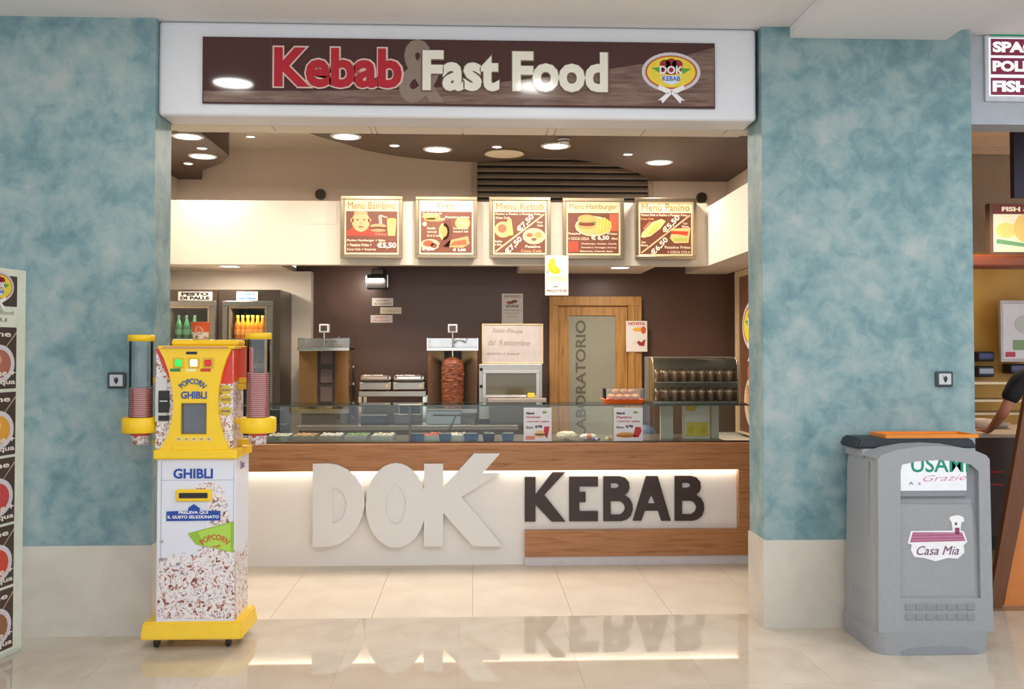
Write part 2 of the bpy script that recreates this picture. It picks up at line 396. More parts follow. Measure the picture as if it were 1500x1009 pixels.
def downlight(px, py, z, r, label, power=0, group='recessed ceiling downlights'):
    p = G(px, py, z); t = thing('ceiling_downlight', label, 'ceiling light', (p.x, p.y, z), 0, group)
    B(whitep).lathe([(r*.86,-.004),(r*.9,-.012),(r*1.08,-.010),(r*1.12,-.001),(r*.86,-.001)], p, 28, cap=False).out('rim', t)
    B(lampm).cyl((p.x,p.y,p.z-.007), r*.87, .005, seg=28).out('lens', t)
    if power: area('downlight_lamp', (p.x,p.y,z-.02), r*1.6, 0, power, WARM, shape='DISK', spread=3.1)
    return t
downlight(275,199,zr,.115,'large round downlight at the front of the left brown raft',9)
downlight(297,228,zr,.115,'large round downlight at the back of the left brown raft',8)
downlight(507,199,zr,.115,'large round downlight at the pointed left tip of the long brown raft',14)
downlight(641,218,zr,.115,'large round downlight above the fried food menu board',14)
downlight(814,213,zr,.115,'large round downlight right of the round ceiling speaker',14)
downlight(966,237,zr,.115,'large round downlight nearest the right end of the brown raft',14)
downlight(296,216,zr,.042,'small spotlight between the two large lights of the left raft')
downlight(276,238.5,zr,.042,'small spotlight at the far end of the left raft')
downlight(578,212,zr,.042,'small spotlight between the first two large lights of the long raft')
downlight(728,214,zr,.042,'small spotlight just behind the round ceiling speaker')
downlight(920,225,zr,.042,'small spotlight between the two right large downlights')
downlight(367,199,ZS,.045,'small spotlight in the white ceiling between the rafts')
downlight(337,389,zbo,.10,'downlight under the white bulkhead above the drinks fridges',14)
downlight(908,391,zbo,.10,'downlight under the white bulkhead above the laboratory door',7)
for px, pw in ((588,0),): pass
p = G(739,224,zr); t = thing('ceiling_speaker', 'round cream ceiling speaker flush in the long brown raft', 'speaker', p)
B(cream).lathe([(.165,-.001),(.168,-.008),(.15,-.014),(.0001,-.016)], p, 36, cap=False).out('grille', t)
B(M('speaker_ring',(210,190,150),.4)).lathe([(.17,-.001),(.178,-.012),(.168,-.012),(.162,-.002)], p, 36, cap=False).out('rim', t)
p = G(826,204,zr); t = thing('smoke_detector', 'small white smoke detector on the raft above the hamburger menu', 'smoke detector', p)
B(whitep).lathe([(.05,-.001),(.05,-.02),(.035,-.04),(.0001,-.042)], p, 20, cap=False).out('detector_body', t)
B(black).lathe([(.051,-.018),(.052,-.022),(.046,-.026)], p, 20, cap=False).out('vent_ring', t)
# small sockets on the beige wall
for px, py, lab in ((470,285,'round vent plate on the beige wall left of the kids menu board'),(1027,290,'round vent plate on the beige wall right of the sandwich menu board')):
    p = P(px,py,YB-.002); t = thing('wall_vent', lab, 'vent', p)
    B(steeld).lathe([(.055,-.03),(.055,0)], p, 20, 'Y').out('housing', t)
    b = B(black)
    for k in (-.028,0,.028): b.box(p.x+k-.006, p.x+k+.006, p.y-.036, p.y-.03, p.z-.04, p.z+.04)
    b.out('louvre', t)
# hall ceiling downlights mirrored in the shop sign
for lx, lab in ((-1.68,'bright recessed hall ceiling light in front of the left end of the shop sign'),(.44,'bright recessed hall ceiling light in front of the middle of the shop sign')):
    t = thing('hall_ceiling_light', lab, 'ceiling light', (lx, 4.23, ZC))
    B(lamph).cyl((lx,4.23,ZC-.012), .13, .008, seg=28).out('lens', t)
    B(whitep).lathe([(.13,-.004),(.135,-.016),(.155,-.014),(.16,-.001)], (lx,4.23,ZC), 28, cap=False).out('rim', t)

# ------------------------------------------------------------------ shop sign
PB = .1
def round_logo(b, x, z, w, y, em=0.0, step=.0012):     # oval badge with ribbon; w = full width
    k = w/88.0
    def pt(a, c): return (x+a*k, z+c*k)
    b.use(pc(206,200,206,em)).disc(x, z, 43*k, 29*k, y-step, step, 32)
    b.use(pc(188,70,50,em)).disc(x, z, 38*k, 24.5*k, y-step*2, step, 32)
    b.use(pc(232,208,60,em)).disc(x, z, 35.5*k, 22.5*k, y-step*3, step, 32)
    g = pc(84,160,60,em)
    b.use(g).poly([pt(-29,6),(pt(-12,7)),(pt(-14,-3))], y-step*4, step).poly([pt(29,5),pt(14,6),pt(17,-3)], y-step*4, step)
    r = pc(150,26,36,em)
    for a, c in ((-9,11),(0,13),(9,11)): b.use(r).disc(x+a*k, z+c*k, 8*k, 7*k, y-step*4, step, 14)
    b.use(r).disc(x, z+3*k, 15*k, 7*k, y-step*4, step, 18)
    wm = pc(238,236,236,em)
    b.use(wm).text('DOK', x-17*k, x+17*k, z-3*k, z+9*k, y-step*5, .03, step)
    b.use(pc(214,226,238,em)).poly([pt(-15,-5),pt(15,-5),pt(11,-15),pt(0,-19),pt(-11,-15)], y-step*4, step)
    b.use(pc(70,90,170,em)).text('KEBAB', x-13*k, x+13*k, z-13*k, z-6*k, y-step*5, .02, step)
    for s in (-1, 1):
        b.use(wm).poly([pt(0,-26),pt(s*18,-19),pt(s*20,-25),pt(s*6,-32)], y-step*5, step)
        b.poly([pt(s*1,-28),pt(s*7,-31),pt(s*20,-42),pt(s*15,-41),pt(s*13,-46),pt(0,-32)], y-step*5, step)
ys = 5.475
xa, zt_ = XZ(297, 53, ys); xb, _ = XZ(1047, 63, ys); zb_ = XZ(600, 154.5, ys)[1]
zt_ = XZ(600, 57.5, ys)[1]
sg = thing('shop_sign', 'long glossy dark brown kebab and fast food sign on the white fascia', 'sign', (0, ys, zb_))
signm = M('sign_brown', (70,40,38), .06, var=.08, scale=2, spec=.6)
B(signm).box(xa, xb, ys, yf-.001, zb_, zt_).out('board', sg)
sw = ramp_mat('sign_swoosh', 'noise', 5, [(.3,(96,70,66)),(.5,(122,98,90)),(.7,(138,116,106))], .1, 5, (1,1,9), dist=.5)
q = [XZ(*a, ys) for a in ((297.5,133),(450,133),(600,131),(700,124),(800,113),(900,100),(980,88),(1046,70),(1046,156),(700,153),(298,149))]
B(sw).poly(q, ys-.001, .0009).out('swoosh', sg)
B(pc(92,66,60, 0, .1)).rect(XZ(396,100,ys)[0], XZ(397.5,100,ys)[0], XZ(396,131,ys)[1], XZ(396,56,ys)[1], ys-.0015, .0014).out('joint_line', sg)
def fit(px0, px1, py0, py1, Y): a = P(px0, (py0+py1)/2, Y); c = P(px1, (py0+py1)/2, Y); m = (px0+px1)/2; return a.x, c.x, P(m, py1, Y).z, P(m, py0, Y).z
B(pc(140,124,114, 0, .1)).text('&', *fit(584,651,58,151,ys), ys-.004, .035, .002).out('ampersand', sg)
B(pc(226,196,186, 0, .1)).text('Kebab', *fit(399.5,592,68.5,131,ys), ys-.008, .065, .003).out('lettering', sg)
B(pc(178,34,50, 0, .1)).text('Kebab', *fit(402,589,71,129,ys), ys-.011, .035, .002).out('lettering', sg)
B(pc(120,96,84, 0, .1)).text('Fast Food', *fit(617,892,75,137,ys), ys-.009, .06, .002).out('lettering', sg)
B(pc(232,228,214, 0, .1)).text('Fast Food', *fit(619,890,76,135,ys), ys-.012, .04, .002).out('lettering', sg)
b = B(); lx, lz = XZ(983, 106, ys); round_logo(b, lx, lz, P(1027,106,ys).x-P(939,106,ys).x, ys-.002); b.out('emblem', sg)

# neighbour light-box sign
yn = YW+.08
nx0, nz0 = XZ(1444, 148, yn); nz1 = XZ(1444, 39, yn)[1]
ns = thing('lightbox_sign', 'white lightbox sign listing takeaway food, at the top right corner', 'sign', (nx0+.5, yn, nz0))
B(M('lightbox_frame', (206,208,214), .4)).box(nx0, nx0+1.0, yn, YW+.099, nz0, min(nz1, ZC-.003), .006).out('frame', ns)
b = B(pc(240,240,244,.35)).rect(nx0+.02, nx0+.98, nz0+.03, ZC-.02, yn-.002); b.out('face', ns)
b = B(pc(30,128,86,.3)).rect(*fit(1451,1451,43,53,yn)[:1], nx0+.95, *fit(1451,1451,43,53,yn)[2:], yn-.004); b.out('green_stripe', ns)
for k, (s, a, c) in enumerate((('SPAGHETTI',57,81),('POLLO',85,109),('FISH&CHIPS',114,139))):
    f_ = fit(1451,1451,a,c,yn); b = B(pc(120,30,62,.25)).rect(f_[0], nx0+.95, f_[2], f_[3], yn-.004)
    h = f_[3]-f_[2]; b.use(pc(246,246,248,.4)).text(s, f_[0]+.01, f_[0]+.01+len(s)*.0625, f_[2]+h*.17, f_[3]-h*.17, yn-.006, .05, .001)
    b.out('name_strip', ns)

# ------------------------------------------------------------------ menu boards
def frame_box(t, x0, x1, z0, z1, y0, y1, w, mat):
    B(mat).box(x0,x1,y0,y1,z1-w,z1,.003,1).box(x0,x1,y0,y1,z0,z0+w,.003,1).box(x0,x0+w,y0,y1,z0+w,z1-w,.003,1).box(x1-w,x1,y0,y1,z0+w,z1-w,.003,1).out('frame', t)
ym = 8.80; E = .12
def lettered(b, lines, col, y):
    b.use(col)
    for s, x0, x1, z0, z1, *r in lines: b.text(s, x0, x1, z0, z1, y, .015, .001, *(r or []))
CR = pc(240,222,176,E); BR = pc(118,68,48,E); TX = pc(250,226,196,E)
def menu(px0, px1, py0, py1, label, title, fill):
    x0, x1, z0, z1 = fit(px0, px1, py0, py1, ym)
    t = thing('menu_board', label, 'menu board', ((x0+x1)/2, ym, z0), 0, 'lit menu boards on the bulkhead')
    B(steeld).box(x0+.01, x1-.01, ym+.01, ybk-.001, z0+.01, z1-.01).out('light_box', t)
    frame_box(t, x0, x1, z0, z1, ym-.012, ym+.03, .032, M('menu_frame', (164,148,124), .3, .9))
    W = x1-x0-.07; cx0 = x0+.035; cz0 = z0+.035; Hh = z1-z0-.07
    def q(u, v): return (cx0+u*W, cz0+v*Hh)
    b = B(CR).rect(*[cx0, cx0+W, cz0, cz0+Hh], ym-.001, .0015)
    b.use(BR).rect(q(.03,0)[0], q(.97,0)[0], q(0,.03)[1], q(0,.79)[1], ym-.0025, .0015)
    b.use(pc(150,116,56,E)).text(title, q(.06,0)[0] if len(title) > 8 else q(.33,0)[0], q(.94,0)[0] if len(title) > 8 else q(.64,0)[0], q(0,.83)[1], q(0,.96)[1], ym-.003, .0, .001)
    y = ym-.004
    def el(u, v, ru, rv, c, d=0): b.use(pc(*c, E)).disc(*q(u,v), ru*W, rv*Hh, y-d, .001, 16)
    def po(pts, c, d=0): b.use(pc(*c, E)).poly([q(u,v) for u,v in pts], y-d, .001)
    def tx(s, u0, u1, v0, v1, ang=0, c=(250,226,196), bold=.015): b.use(pc(*c, E)).text(s, q(u0,0)[0], q(u1,0)[0], q(0,v0)[1], q(0,v1)[1], y-.004, bold, .001, ang)
    fill(el, po, tx); b.out('print', t); return t
def f1(el, po, tx):
    po([(.04,.34),(.04,.40),(.18,.52),(.42,.52),(.56,.40),(.56,.34)], (216,62,44)); po([(.56,.34),(.56,.4),(.78,.38),(.78,.34)], (196,96,76))
    el(.30,.60,.165,.19,(226,170,122),.001); el(.14,.62,.03,.04,(216,156,110),.001); el(.46,.62,.03,.04,(216,156,110),.001)
    el(.30,.76,.13,.03,(214,160,112),.0015); el(.24,.63,.022,.012,(90,50,36),.002); el(.36,.63,.022,.012,(90,50,36),.002); el(.30,.50,.05,.016,(160,80,60),.002); el(.30,.565,.02,.03,(210,150,104),.002)
    el(.62,.52,.15,.04,(214,150,106)); el(.62,.48,.15,.025,(90,48,34),.001); el(.62,.44,.14,.03,(206,140,98),.0015)
    po([(.80,.34),(.78,.62),(.95,.62),(.93,.34)], (240,180,110),.001); el(.865,.63,.085,.035,(246,196,100),.002)
    po([(.64,.55),(.62,.70),(.66,.73),(.80,.68),(.78,.66),(.68,.69),(.70,.55)], (222,160,150),.001)
    tx('Panino Hamburger + Salsa', .05,.75,.225,.275); tx('+ Patatine Fritte +', .05,.50,.145,.195); tx('Coca Cola + Sorpresa', .05,.58,.06,.11); tx('\u20ac5,50', .60,.95,.10,.22,0,(255,240,214),.03)
def f2(el, po, tx):
    po([(.45,.3),(.35,.15),(.55,.12),(.62,.4),(.58,.66),(.45,.62)], (104,54,44)); el(.22,.70,.17,.06,(206,152,96)); el(.28,.64,.2,.035,(190,136,82)); el(.10,.56,.04,.04,(244,206,160))
    el(.80,.58,.14,.12,(196,160,100)); el(.76,.6,.05,.05,(222,190,130),.001); el(.84,.55,.05,.05,(222,190,130),.001)
    el(.46,.42,.10,.16,(206,170,110)); el(.46,.42,.06,.1,(180,140,80),.001); el(.20,.18,.18,.10,(222,180,140)); el(.17,.2,.1,.06,(190,80,56),.001); el(.27,.16,.06,.05,(120,70,44),.001)
    po([(.44,.14),(.56,.26),(.90,.34),(.93,.2),(.8,.12)], (206,150,100)); po([(.56,.16),(.64,.24),(.86,.28),(.88,.18)], (204,92,60),.001)
    tx('Anelli di cipolla',.05,.42,.73,.77); tx('Patatine fritte',.48,.93,.67,.71); tx('Pz 6 \u20ac 2,00',.30,.47,.64,.67); tx('Panelle',.15,.30,.46,.50); tx('Pz 5 \u20ac 2,00',.15,.32,.39,.43); tx('Pz 8 \u20ac 3,00',.15,.40,.32,.36); tx('Piccola \u20ac 2,00',.63,.90,.46,.50); tx('Grande \u20ac 3,00',.63,.90,.40,.44)
    tx('\u20ac 2,00',.05,.28,.06,.12,0,(255,240,214),.03); tx('\u20ac 3,00',.62,.86,.05,.11,0,(255,240,214),.03)
def diag(po): po([(.06,.04),(.04,.06),(.94,.76),(.96,.74)], (240,196,150),.0005)
def f3(el, po, tx):
    diag(po); el(.19,.46,.16,.15,(230,170,120)); el(.17,.48,.08,.08,(200,104,70),.001); po([(.27,.34),(.26,.64),(.34,.66),(.38,.36)], (214,190,110),.001)
    el(.76,.34,.21,.15,(240,214,170)); el(.76,.34,.18,.125,(222,190,140),.001); el(.68,.36,.06,.04,(160,96,64),.002); el(.84,.36,.07,.06,(214,150,84),.002); el(.76,.28,.05,.03,(120,90,50),.002)
    tx('Panino o Piadina e Patatine Fritte',.05,.90,.73,.77); tx('Coca Cola',.05,.32,.66,.70); tx('\u20ac7,50',.40,.80,.52,.64,.80,(255,238,214),.03); tx('\u20ac7,50',.18,.58,.10,.22,.80,(255,238,214),.03)
    tx('Pane',.82,.92,.58,.62); tx('Arabo',.82,.93,.52,.56); tx('Insalata',.04,.17,.22,.26); tx('e Salsa',.04,.16,.16,.20); tx('Patatine',.60,.88,.12,.17); tx('Coca Cola',.52,.90,.04,.09,0,(240,170,120))
def f4(el, po, tx):
    po([(.80,.45),(.80,.77),(.96,.77),(.96,.45)], (200,92,60)); el(.50,.54,.34,.19,(238,206,160),.0005); el(.50,.54,.31,.165,(214,176,110),.001)
    el(.38,.68,.17,.075,(226,166,96),.003); el(.39,.61,.17,.03,(110,130,60),.002); el(.38,.575,.16,.035,(120,60,36),.0025); el(.38,.53,.16,.045,(218,156,90),.0015)
    for k in range(9): u = .56+.028*k; po([(u,.42),(u+.02,.42),(u+.05,.70-abs(k-4)*.02),(u+.025,.71-abs(k-4)*.02)], ((244,200,96),(230,178,80))[k%2], .002+.0003*k)
    tx('Patatine',.04,.26,.38,.42); tx('Fritte',.76,.94,.38,.42); tx('+ COCA COLA',.04,.42,.28,.33); tx('\u20ac 6,50',.46,.79,.27,.37,0,(255,238,214),.03); tx('Maxi',.84,.95,.29,.33)
    po([(.05,.06),(.05,.25),(.22,.25),(.22,.06)], (222,74,48)); tx('Hamburger, Insalata, Cipolla',.28,.93,.19,.225); tx('Pomodoro, Formaggio, Ketchup',.28,.93,.12,.155); tx('Maionese, Cetrioli, Salsa',.25,.86,.05,.085)
def f5(el, po, tx):
    diag(po); po([(.04,.34),(.06,.42),(.25,.62),(.42,.68),(.50,.64),(.40,.50),(.22,.36),(.10,.33)], (240,206,140)); po([(.16,.42),(.30,.58),(.42,.62),(.34,.50),(.22,.40)], (206,196,90),.001); po([(.10,.46),(.24,.62),(.2,.64),(.08,.5)], (216,110,80),.001)
    po([(.58,.32),(.62,.50),(.96,.52),(.92,.24),(.66,.23)], (236,196,130)); po([(.60,.40),(.60,.46),(.92,.45),(.90,.37),(.72,.40)], (216,70,40),.001); po([(.64,.27),(.64,.33),(.90,.34),(.90,.27)], (180,190,90),.001)
    tx('Panino Dok o Piadina e Patatine Fritte',.05,.90,.73,.77); tx('Coca Cola',.04,.28,.66,.70,0,(240,170,120)); tx('\u20ac5,50',.40,.80,.52,.64,.80,(255,238,214),.03); tx('\u20ac6,50',.18,.58,.11,.23,.80,(255,238,214),.03)
    tx('Con',.82,.90,.58,.62); tx('Bibita',.80,.93,.52,.56); tx('Senza',.05,.13,.23,.27); tx('Bibita',.04,.17,.17,.21); tx('Patatine Fritte',.48,.95,.13,.18); tx('+ COCA COLA',.53,.95,.04,.09)
menu(499,590,287,378,'kids menu board with a smiling boy, leftmost of the five lit boards','Men\u00f9 Bambino',f1)
menu(608.5,699,288,378,'fried food menu board with dark blotches, second lit board from the left','Fritti',f2)
menu(716.5,806.5,288.5,378,'kebab menu board with two diagonal 7,50 prices, middle of the five','Men\u00f9 Kebab',f3)
menu(824,914,290,379,'hamburger menu board with burger and chips plate, fourth of the five','Men\u00f9 Hamburger',f4)
menu(930,1020,290,380,'sandwich menu board priced 5,50 and 6,50, rightmost of the five','Men\u00f9 Panino',f5)

# ------------------------------------------------------------------ counter
yc = 7.14; yb0 = 7.075; zc = P(800, 650.3, yb0).z; zw = P(800, 689, yb0).z
cxl = P(300, 700, yb0).x; cxr = P(1110, 700, yb0).x
ct = thing('service_counter', 'white and oak serving counter with a lit edge under its wooden top band', 'counter', (0, yc, 0))
lw_x = P(1082.5, 730, yb0).x
B(counterw).box(cxl, cxr-.05, yc, yc+.05, 0, zc-.02).out('front_panel', ct)
xk0 = P(769, 790, 7.10).x; xk1 = P(1106, 790, 7.10).x
zk1 = P(900, 775.5, 7.10).z; zk0 = P(900, 813.5, 7.10).z
B(wood).box(cxl, cxr, yb0, yc+.06, zw, zc, .002,1).out('top_band', ct)
B(wood).box(lw_x, cxr, yb0, yc-.0005, zk1+.001, zw-.001).out('end_post', ct)
B(wood).box(xk0, P(1098,790,yb0).x, yb0, yc-.0005, zk0, zk1).out('kick_board', ct)
B(M('base_strip', (214,206,208), .3)).box(xk0, P(1098,790,yb0).x, 7.09, yc-.0005, .0, zk0-.002).out('base_strip', ct)
B(ledm).box(cxl, lw_x-.004, yb0+.022, yc-.004, zw-.006, zw-.001).out('light_strip', ct)
B(steel).box(cxl, 1.95, yc+.06, 7.95, zc-.03, zc-.004).out('worktop', ct)
B(M('counter_back', (150,140,130), .4)).box(cxl, 2.0, 7.90, 7.93, .08, zc-.03).out('back_panel', ct)
area('counter_led', ((cxl+lw_x)/2, yb0+.044, zw-.009), lw_x-cxl, .03, 1.3, (1,.88,.72), (math.radians(12),0,0))
def cp2(pts, ox, oy, s, Y): return [XZ(ox+a/s, oy+c/s, Y) for a, c in pts]
yl = 7.118
kl = [[[(108,220),(167,220),(167,318),(260,193),(330,193),(215,318),(332,465),(255,465),(167,372),(167,465),(108,465)]],
 [[(352,218),(510,218),(510,272),(408,272),(408,302),(442,302),(442,358),(408,358),(408,408),(510,408),(510,463),(352,463)]],
 [[(540,216),(630,216),(660,224),(680,248),(684,280),(676,303),(656,318),(685,338),(700,368),(702,400),(690,434),(668,453),(640,462),(540,462)],[(580,254),(608,254),(622,260),(627,268),(622,277),(608,282),(580,282)],[(580,352),(632,353),(652,368),(660,390),(652,412),(632,427),(580,427)]],
 [[(775,215),(838,215),(910,460),(858,460),(840,405),(768,405),(748,460),(702,460)],[(802,316),(824,366),(782,366)]]]
kl.append([[(a+392, c-2) for a, c in s] for s in kl[2]])
for L in kl:
    B(letterb).shape([cp2(s, 740, 640, 3.75, yl) for s in L], yl, yc-yl-.001).out('letter', ct)
ye = 7.056
def ell(cx, cy, rx, ry, n=32): return [(cx+rx*math.cos(2*PI*k/n), cy+ry*math.sin(2*PI*k/n)) for k in range(n)]
dl = [[[(350,140),(430,138),(480,145),(530,168),(572,205),(604,252),(618,300),(622,356),(610,415),(585,470),(540,525),(490,560),(430,575),(350,575)],[(456,262),(485,272),(512,300),(526,335),(526,375),(512,412),(485,440),(456,452)]],
 [ell(785,358,158,222), ell(785,356,52,100)],
 [[(932,140),(1033,140),(1033,262),(1195,86),(1332,86),(1128,315),(1345,573),(1190,573),(1033,398),(1033,573),(932,573)]]]
for i, L in enumerate(dl):
    o = B(letterw).shape([cp2(s, 360, 640, 3.5714, ye) for s in L], ye+i*.003, yb0-ye-.001-i*.003).out('raised_letter', ct)
    b = B(letterw).shape([cp2([(a,max(c,190)) for a,c in s] if k == 0 else s, 360, 640, 3.5714, ye) for k, s in enumerate(L[:1])], yb0-.002, yc-yb0+.001); b.out('letter_backing', ct)

# ------------------------------------------------------------------ glass display case on the counter
zg = P(750, 593, 7.22).z; gx0_ = P(380, 620, 7.22).x; gx1_ = P(1104, 620, 7.22).x
gc = thing('glass_display_case', 'long clear glass sneeze guard and shelf standing on the counter', 'display case', (0, 7.4, zc))
xj = P(600, 620, 7.22).x; xj2 = P(958, 620, 7.22).x
B(glass).box(gx0_, xj-.003, 7.22, 7.228, zc, zg-.008).box(xj+.003, xj2-.002, 7.22, 7.228, zc, zg-.008).box(xj2+.002, gx1_, 7.22, 7.228, zc, zg-.008).out('front_pane', gc)
B(glass).box(gx0_, gx1_, 7.222, 7.60, zg-.008, zg).out('top_pane', gc)
B(glassedge).box(gx0_, gx1_, 7.216, 7.222, zg-.009, zg+.001).box(gx0_, gx1_, 7.60, 7.604, zg-.007, zg+.001).out('pane_edge', gc)
B(steeld).box(xj-.008, xj+.008, 7.23, 7.25, zc, zg-.01).box(gx0_, gx1_, 7.20, 7.235, zc-.002, zc+.008).out('support_post', gc)
t = thing('price_display', 'small black price display on a thin stalk inside the glass case', 'display', (P(601,600,7.3).x, 7.3, zc))
x0,x1,z0,z1 = fit(585,617,593,606,7.3); B(black).box(x0,x1,7.29,7.32,z0-.003,z1,.004).out('screen_housing', t)
frame_box(t, x0-.004, x1+.004, z0-.006, z1+.004, 7.284, 7.29, .008, steel)
B(black).cyl(((x0+x1)/2,7.305,zc), .007, z0-zc, seg=10).out('stalk', t)

# menu cards standing on the counter
def card(px0, px1, label, l2, l3, price, food):
    Y = 7.19; x0,x1,z0,z1 = fit(px0,px1,597,649.5,Y); z0 = zc+.010
    t = thing('menu_card', label, 'menu card', ((x0+x1)/2, Y, z0), 0, 'white price cards leaning on the glass')
    B(pc(232,234,236)).box(x0,x1,Y-.004,Y,z0,z1,.001,1).out('card', t)
    W = x1-x0; h = z1-z0; q = lambda u,v: (x0+u*W, z0+v*h); b = B(); y = Y-.006
    def tx(s,u0,u1,v0,v1,c,bo=.03): b.use(pc(*c)).text(s, q(u0,0)[0], q(u1,0)[0], q(0,v0)[1], q(0,v1)[1], y, bo, .001)
    tx('Men\u00f9',.1,.38,.80,.87,(40,36,40),.05); tx(l2,.1,.62,.68,.75,(190,60,70)); tx(l3,.1,.9,.55,.62,(190,60,70)); tx('Euro',.1,.34,.38,.45,(40,36,40)); tx(price,.4,.66,.38,.48,(30,28,30),.06)
    b.use(pc(130,170,90)).disc(*q(.75,.86), .09*W, .035*h, y, .001, 14); food(b, q, W, h, y); b.out('print', t)
def fd1(b,q,W,h,y):
    b.use(pc(232,200,140)).disc(*q(.6,.22),.22*W,.11*h,y,.001); b.use(pc(120,66,40)).disc(*q(.6,.2),.22*W,.03*h,y-.001,.001); b.use(pc(200,40,60)).poly([q(.72,.3),q(.74,.44),q(.92,.44),q(.9,.3),q(.84,.1),q(.80,.1)],y-.001,.001); b.use(pc(220,140,120)).rect(q(.08,0)[0],q(.4,0)[0],q(0,.05)[1],q(0,.16)[1],y,.001)
def fd2(b,q,W,h,y):
    b.use(pc(214,160,70)).disc(*q(.42,.18),.34*W,.08*h,y,.001); b.use(pc(180,110,50)).disc(*q(.42,.15),.34*W,.04*h,y-.001,.001); b.use(pc(196,40,44)).poly([q(.66,.12),q(.74,.42),q(.92,.42),q(.96,.3),q(.84,.1)],y-.001,.001)
card(767,808,'white price card left of the wrapped food, leaning on the case glass','Hamburger','+ Coca Cola + patatine','4,90',fd1)
card(899,941.5,'white price card below the orange tray of buns, leaning on the glass','Panino','+ Coca Cola + patatine','4,90',fd2)

# orange tray of buns with a clear lid, on the glass top
x0,x1,z0,z1 = fit(882,943,566,592,7.4); zb1 = zg
ti = thing('bun_tray', 'orange tray with a clear plastic lid standing on the glass top', 'tray', ((x0+x1)/2,7.4,zb1))
orange = M('orange_plastic', (246,104,28), .35)
B(orange).lathe([(.0001,.002),(.115,.002),(.155,.040),(.160,.040),(.120,-.0),(.0001,0)], ((x0+x1)/2,7.4,zb1), 4, cap=False, smooth=False, sy=.75)
cx = (x0+x1)/2; hw = (x1-x0)/2
b = B(orange); z = zb1
v = [(cx-hw*.82,7.31,z),(cx+hw*.82,7.31,z),(cx+hw*.82,7.49,z),(cx-hw*.82,7.49,z),(cx-hw,7.28,z+.035),(cx+hw,7.28,z+.035),(cx+hw,7.52,z+.035),(cx-hw,7.52,z+.035),(cx-hw*.93,7.295,z+.03),(cx+hw*.93,7.295,z+.03),(cx+hw*.93,7.505,z+.03),(cx-hw*.93,7.505,z+.03)]
b.add([Vector(q) for q in v], [(0,1,2,3),(0,1,5,4),(1,2,6,5),(2,3,7,6),(3,0,4,7),(4,5,9,8),(5,6,10,9),(6,7,11,10),(7,4,8,11),(8,9,10,11)]); b.out('tray', ti)
b = B(clear); b.box(cx-hw*.9,cx+hw*.9,7.30,7.304,z+.036,z+.115).box(cx-hw*.9,cx+hw*.9,7.496,7.50,z+.036,z+.115).box(cx-hw*.9,cx-hw*.88,7.304,7.496,z+.036,z+.115).box(cx+hw*.88,cx+hw*.9,7.304,7.496,z+.036,z+.115).box(cx-hw*.9,cx+hw*.9,7.30,7.50,z+.115,z+.118).out('lid', ti)
B(pc(230,214,190)).box(cx-hw*.9,cx+hw*.9,7.296,7.30,z+.113,z+.118).out('lid_edge', ti)
bunm = M('bun_crust', (222,164,96), .55, var=.15, scale=20)
bun = None
for k,(bx,by,bz) in enumerate([(-.1,7.34,.031),(-.034,7.335,.031),(.034,7.34,.031),(.1,7.335,.031),(-.1,7.43,.031),(-.034,7.43,.031),(.034,7.43,.031),(.1,7.43,.031),(-.066,7.37,.07),(0,7.37,.07),(.066,7.37,.07)]):
    if bun is None:
        bun = B(bunm).ball((0,0,.021), .032, 14, 8, (1,1,.66)).out('bun', local=True); o = bun
    else: o = bun.copy(); C.objects.link(o)
    o.location = (cx+bx*.92, by, z+bz); tag(o, 'golden bun, %s from the left in the %s row under the clear lid' % (ORD[k%4 if k<8 else k-8], ('front bottom','back bottom','top')[k//4]), 'bun', 'golden buns in the orange tray')

# gastronorm trays and wrapped food on the worktop
foodc = [((222,210,186),'pale shredded cabbage'),((120,150,70),'green salad leaves'),((214,96,60),'red tomato pieces'),((230,222,206),'white yoghurt sauce'),((196,150,90),'golden fried pieces')]
fmats = [ramp_mat('food_%d' % i, 'noise', 40, [(.35, tuple(int(v*.7) for v in c)), (.65, c)], .5, 4, bump=.8) for i,(c,_) in enumerate(foodc)]
tr0 = None; trays = [(410,0,'beside the popcorn machine tube'),(448,4,''),(486,3,''),(524,1,''),(562,0,'just left of the price display stalk'),(632,2,'just right of the price display stalk'),(668,3,'')]
for i,(px,fi,_) in enumerate(trays):
    p = P(px, 640, 7.55); x = p.x; w_ = .085; z = zc-.003
    t = thing('food_tray', 'steel tray of %s, %s tray from the left behind the glass' % (foodc[fi][1], ORD[i]), 'tray', (x,7.55,z), 0, 'steel food trays behind the glass')
    B(steel).box(x-w_,x+w_,7.42,7.425,z,z+.035).box(x-w_,x+w_,7.675,7.68,z,z+.035).box(x-w_,x-w_+.005,7.425,7.675,z,z+.035).box(x+w_-.005,x+w_,7.425,7.675,z,z+.035).box(x-w_-.006,x+w_+.006,7.41,7.425,z+.035,z+.039).box(x-w_-.006,x+w_+.006,7.675,7.69,z+.035,z+.039).out('pan', t)
    b = B(fmats[fi]); 
    for a in range(5):
        for c in range(7):
            b.ball((x-w_+.02+a*.032+random.uniform(-.006,.006), 7.445+c*.035, z+.022+random.uniform(0,.012)), .02, 6, 4, (1,1,.7))
    o = b.out('food', t); o['kind'] = 'stuff'
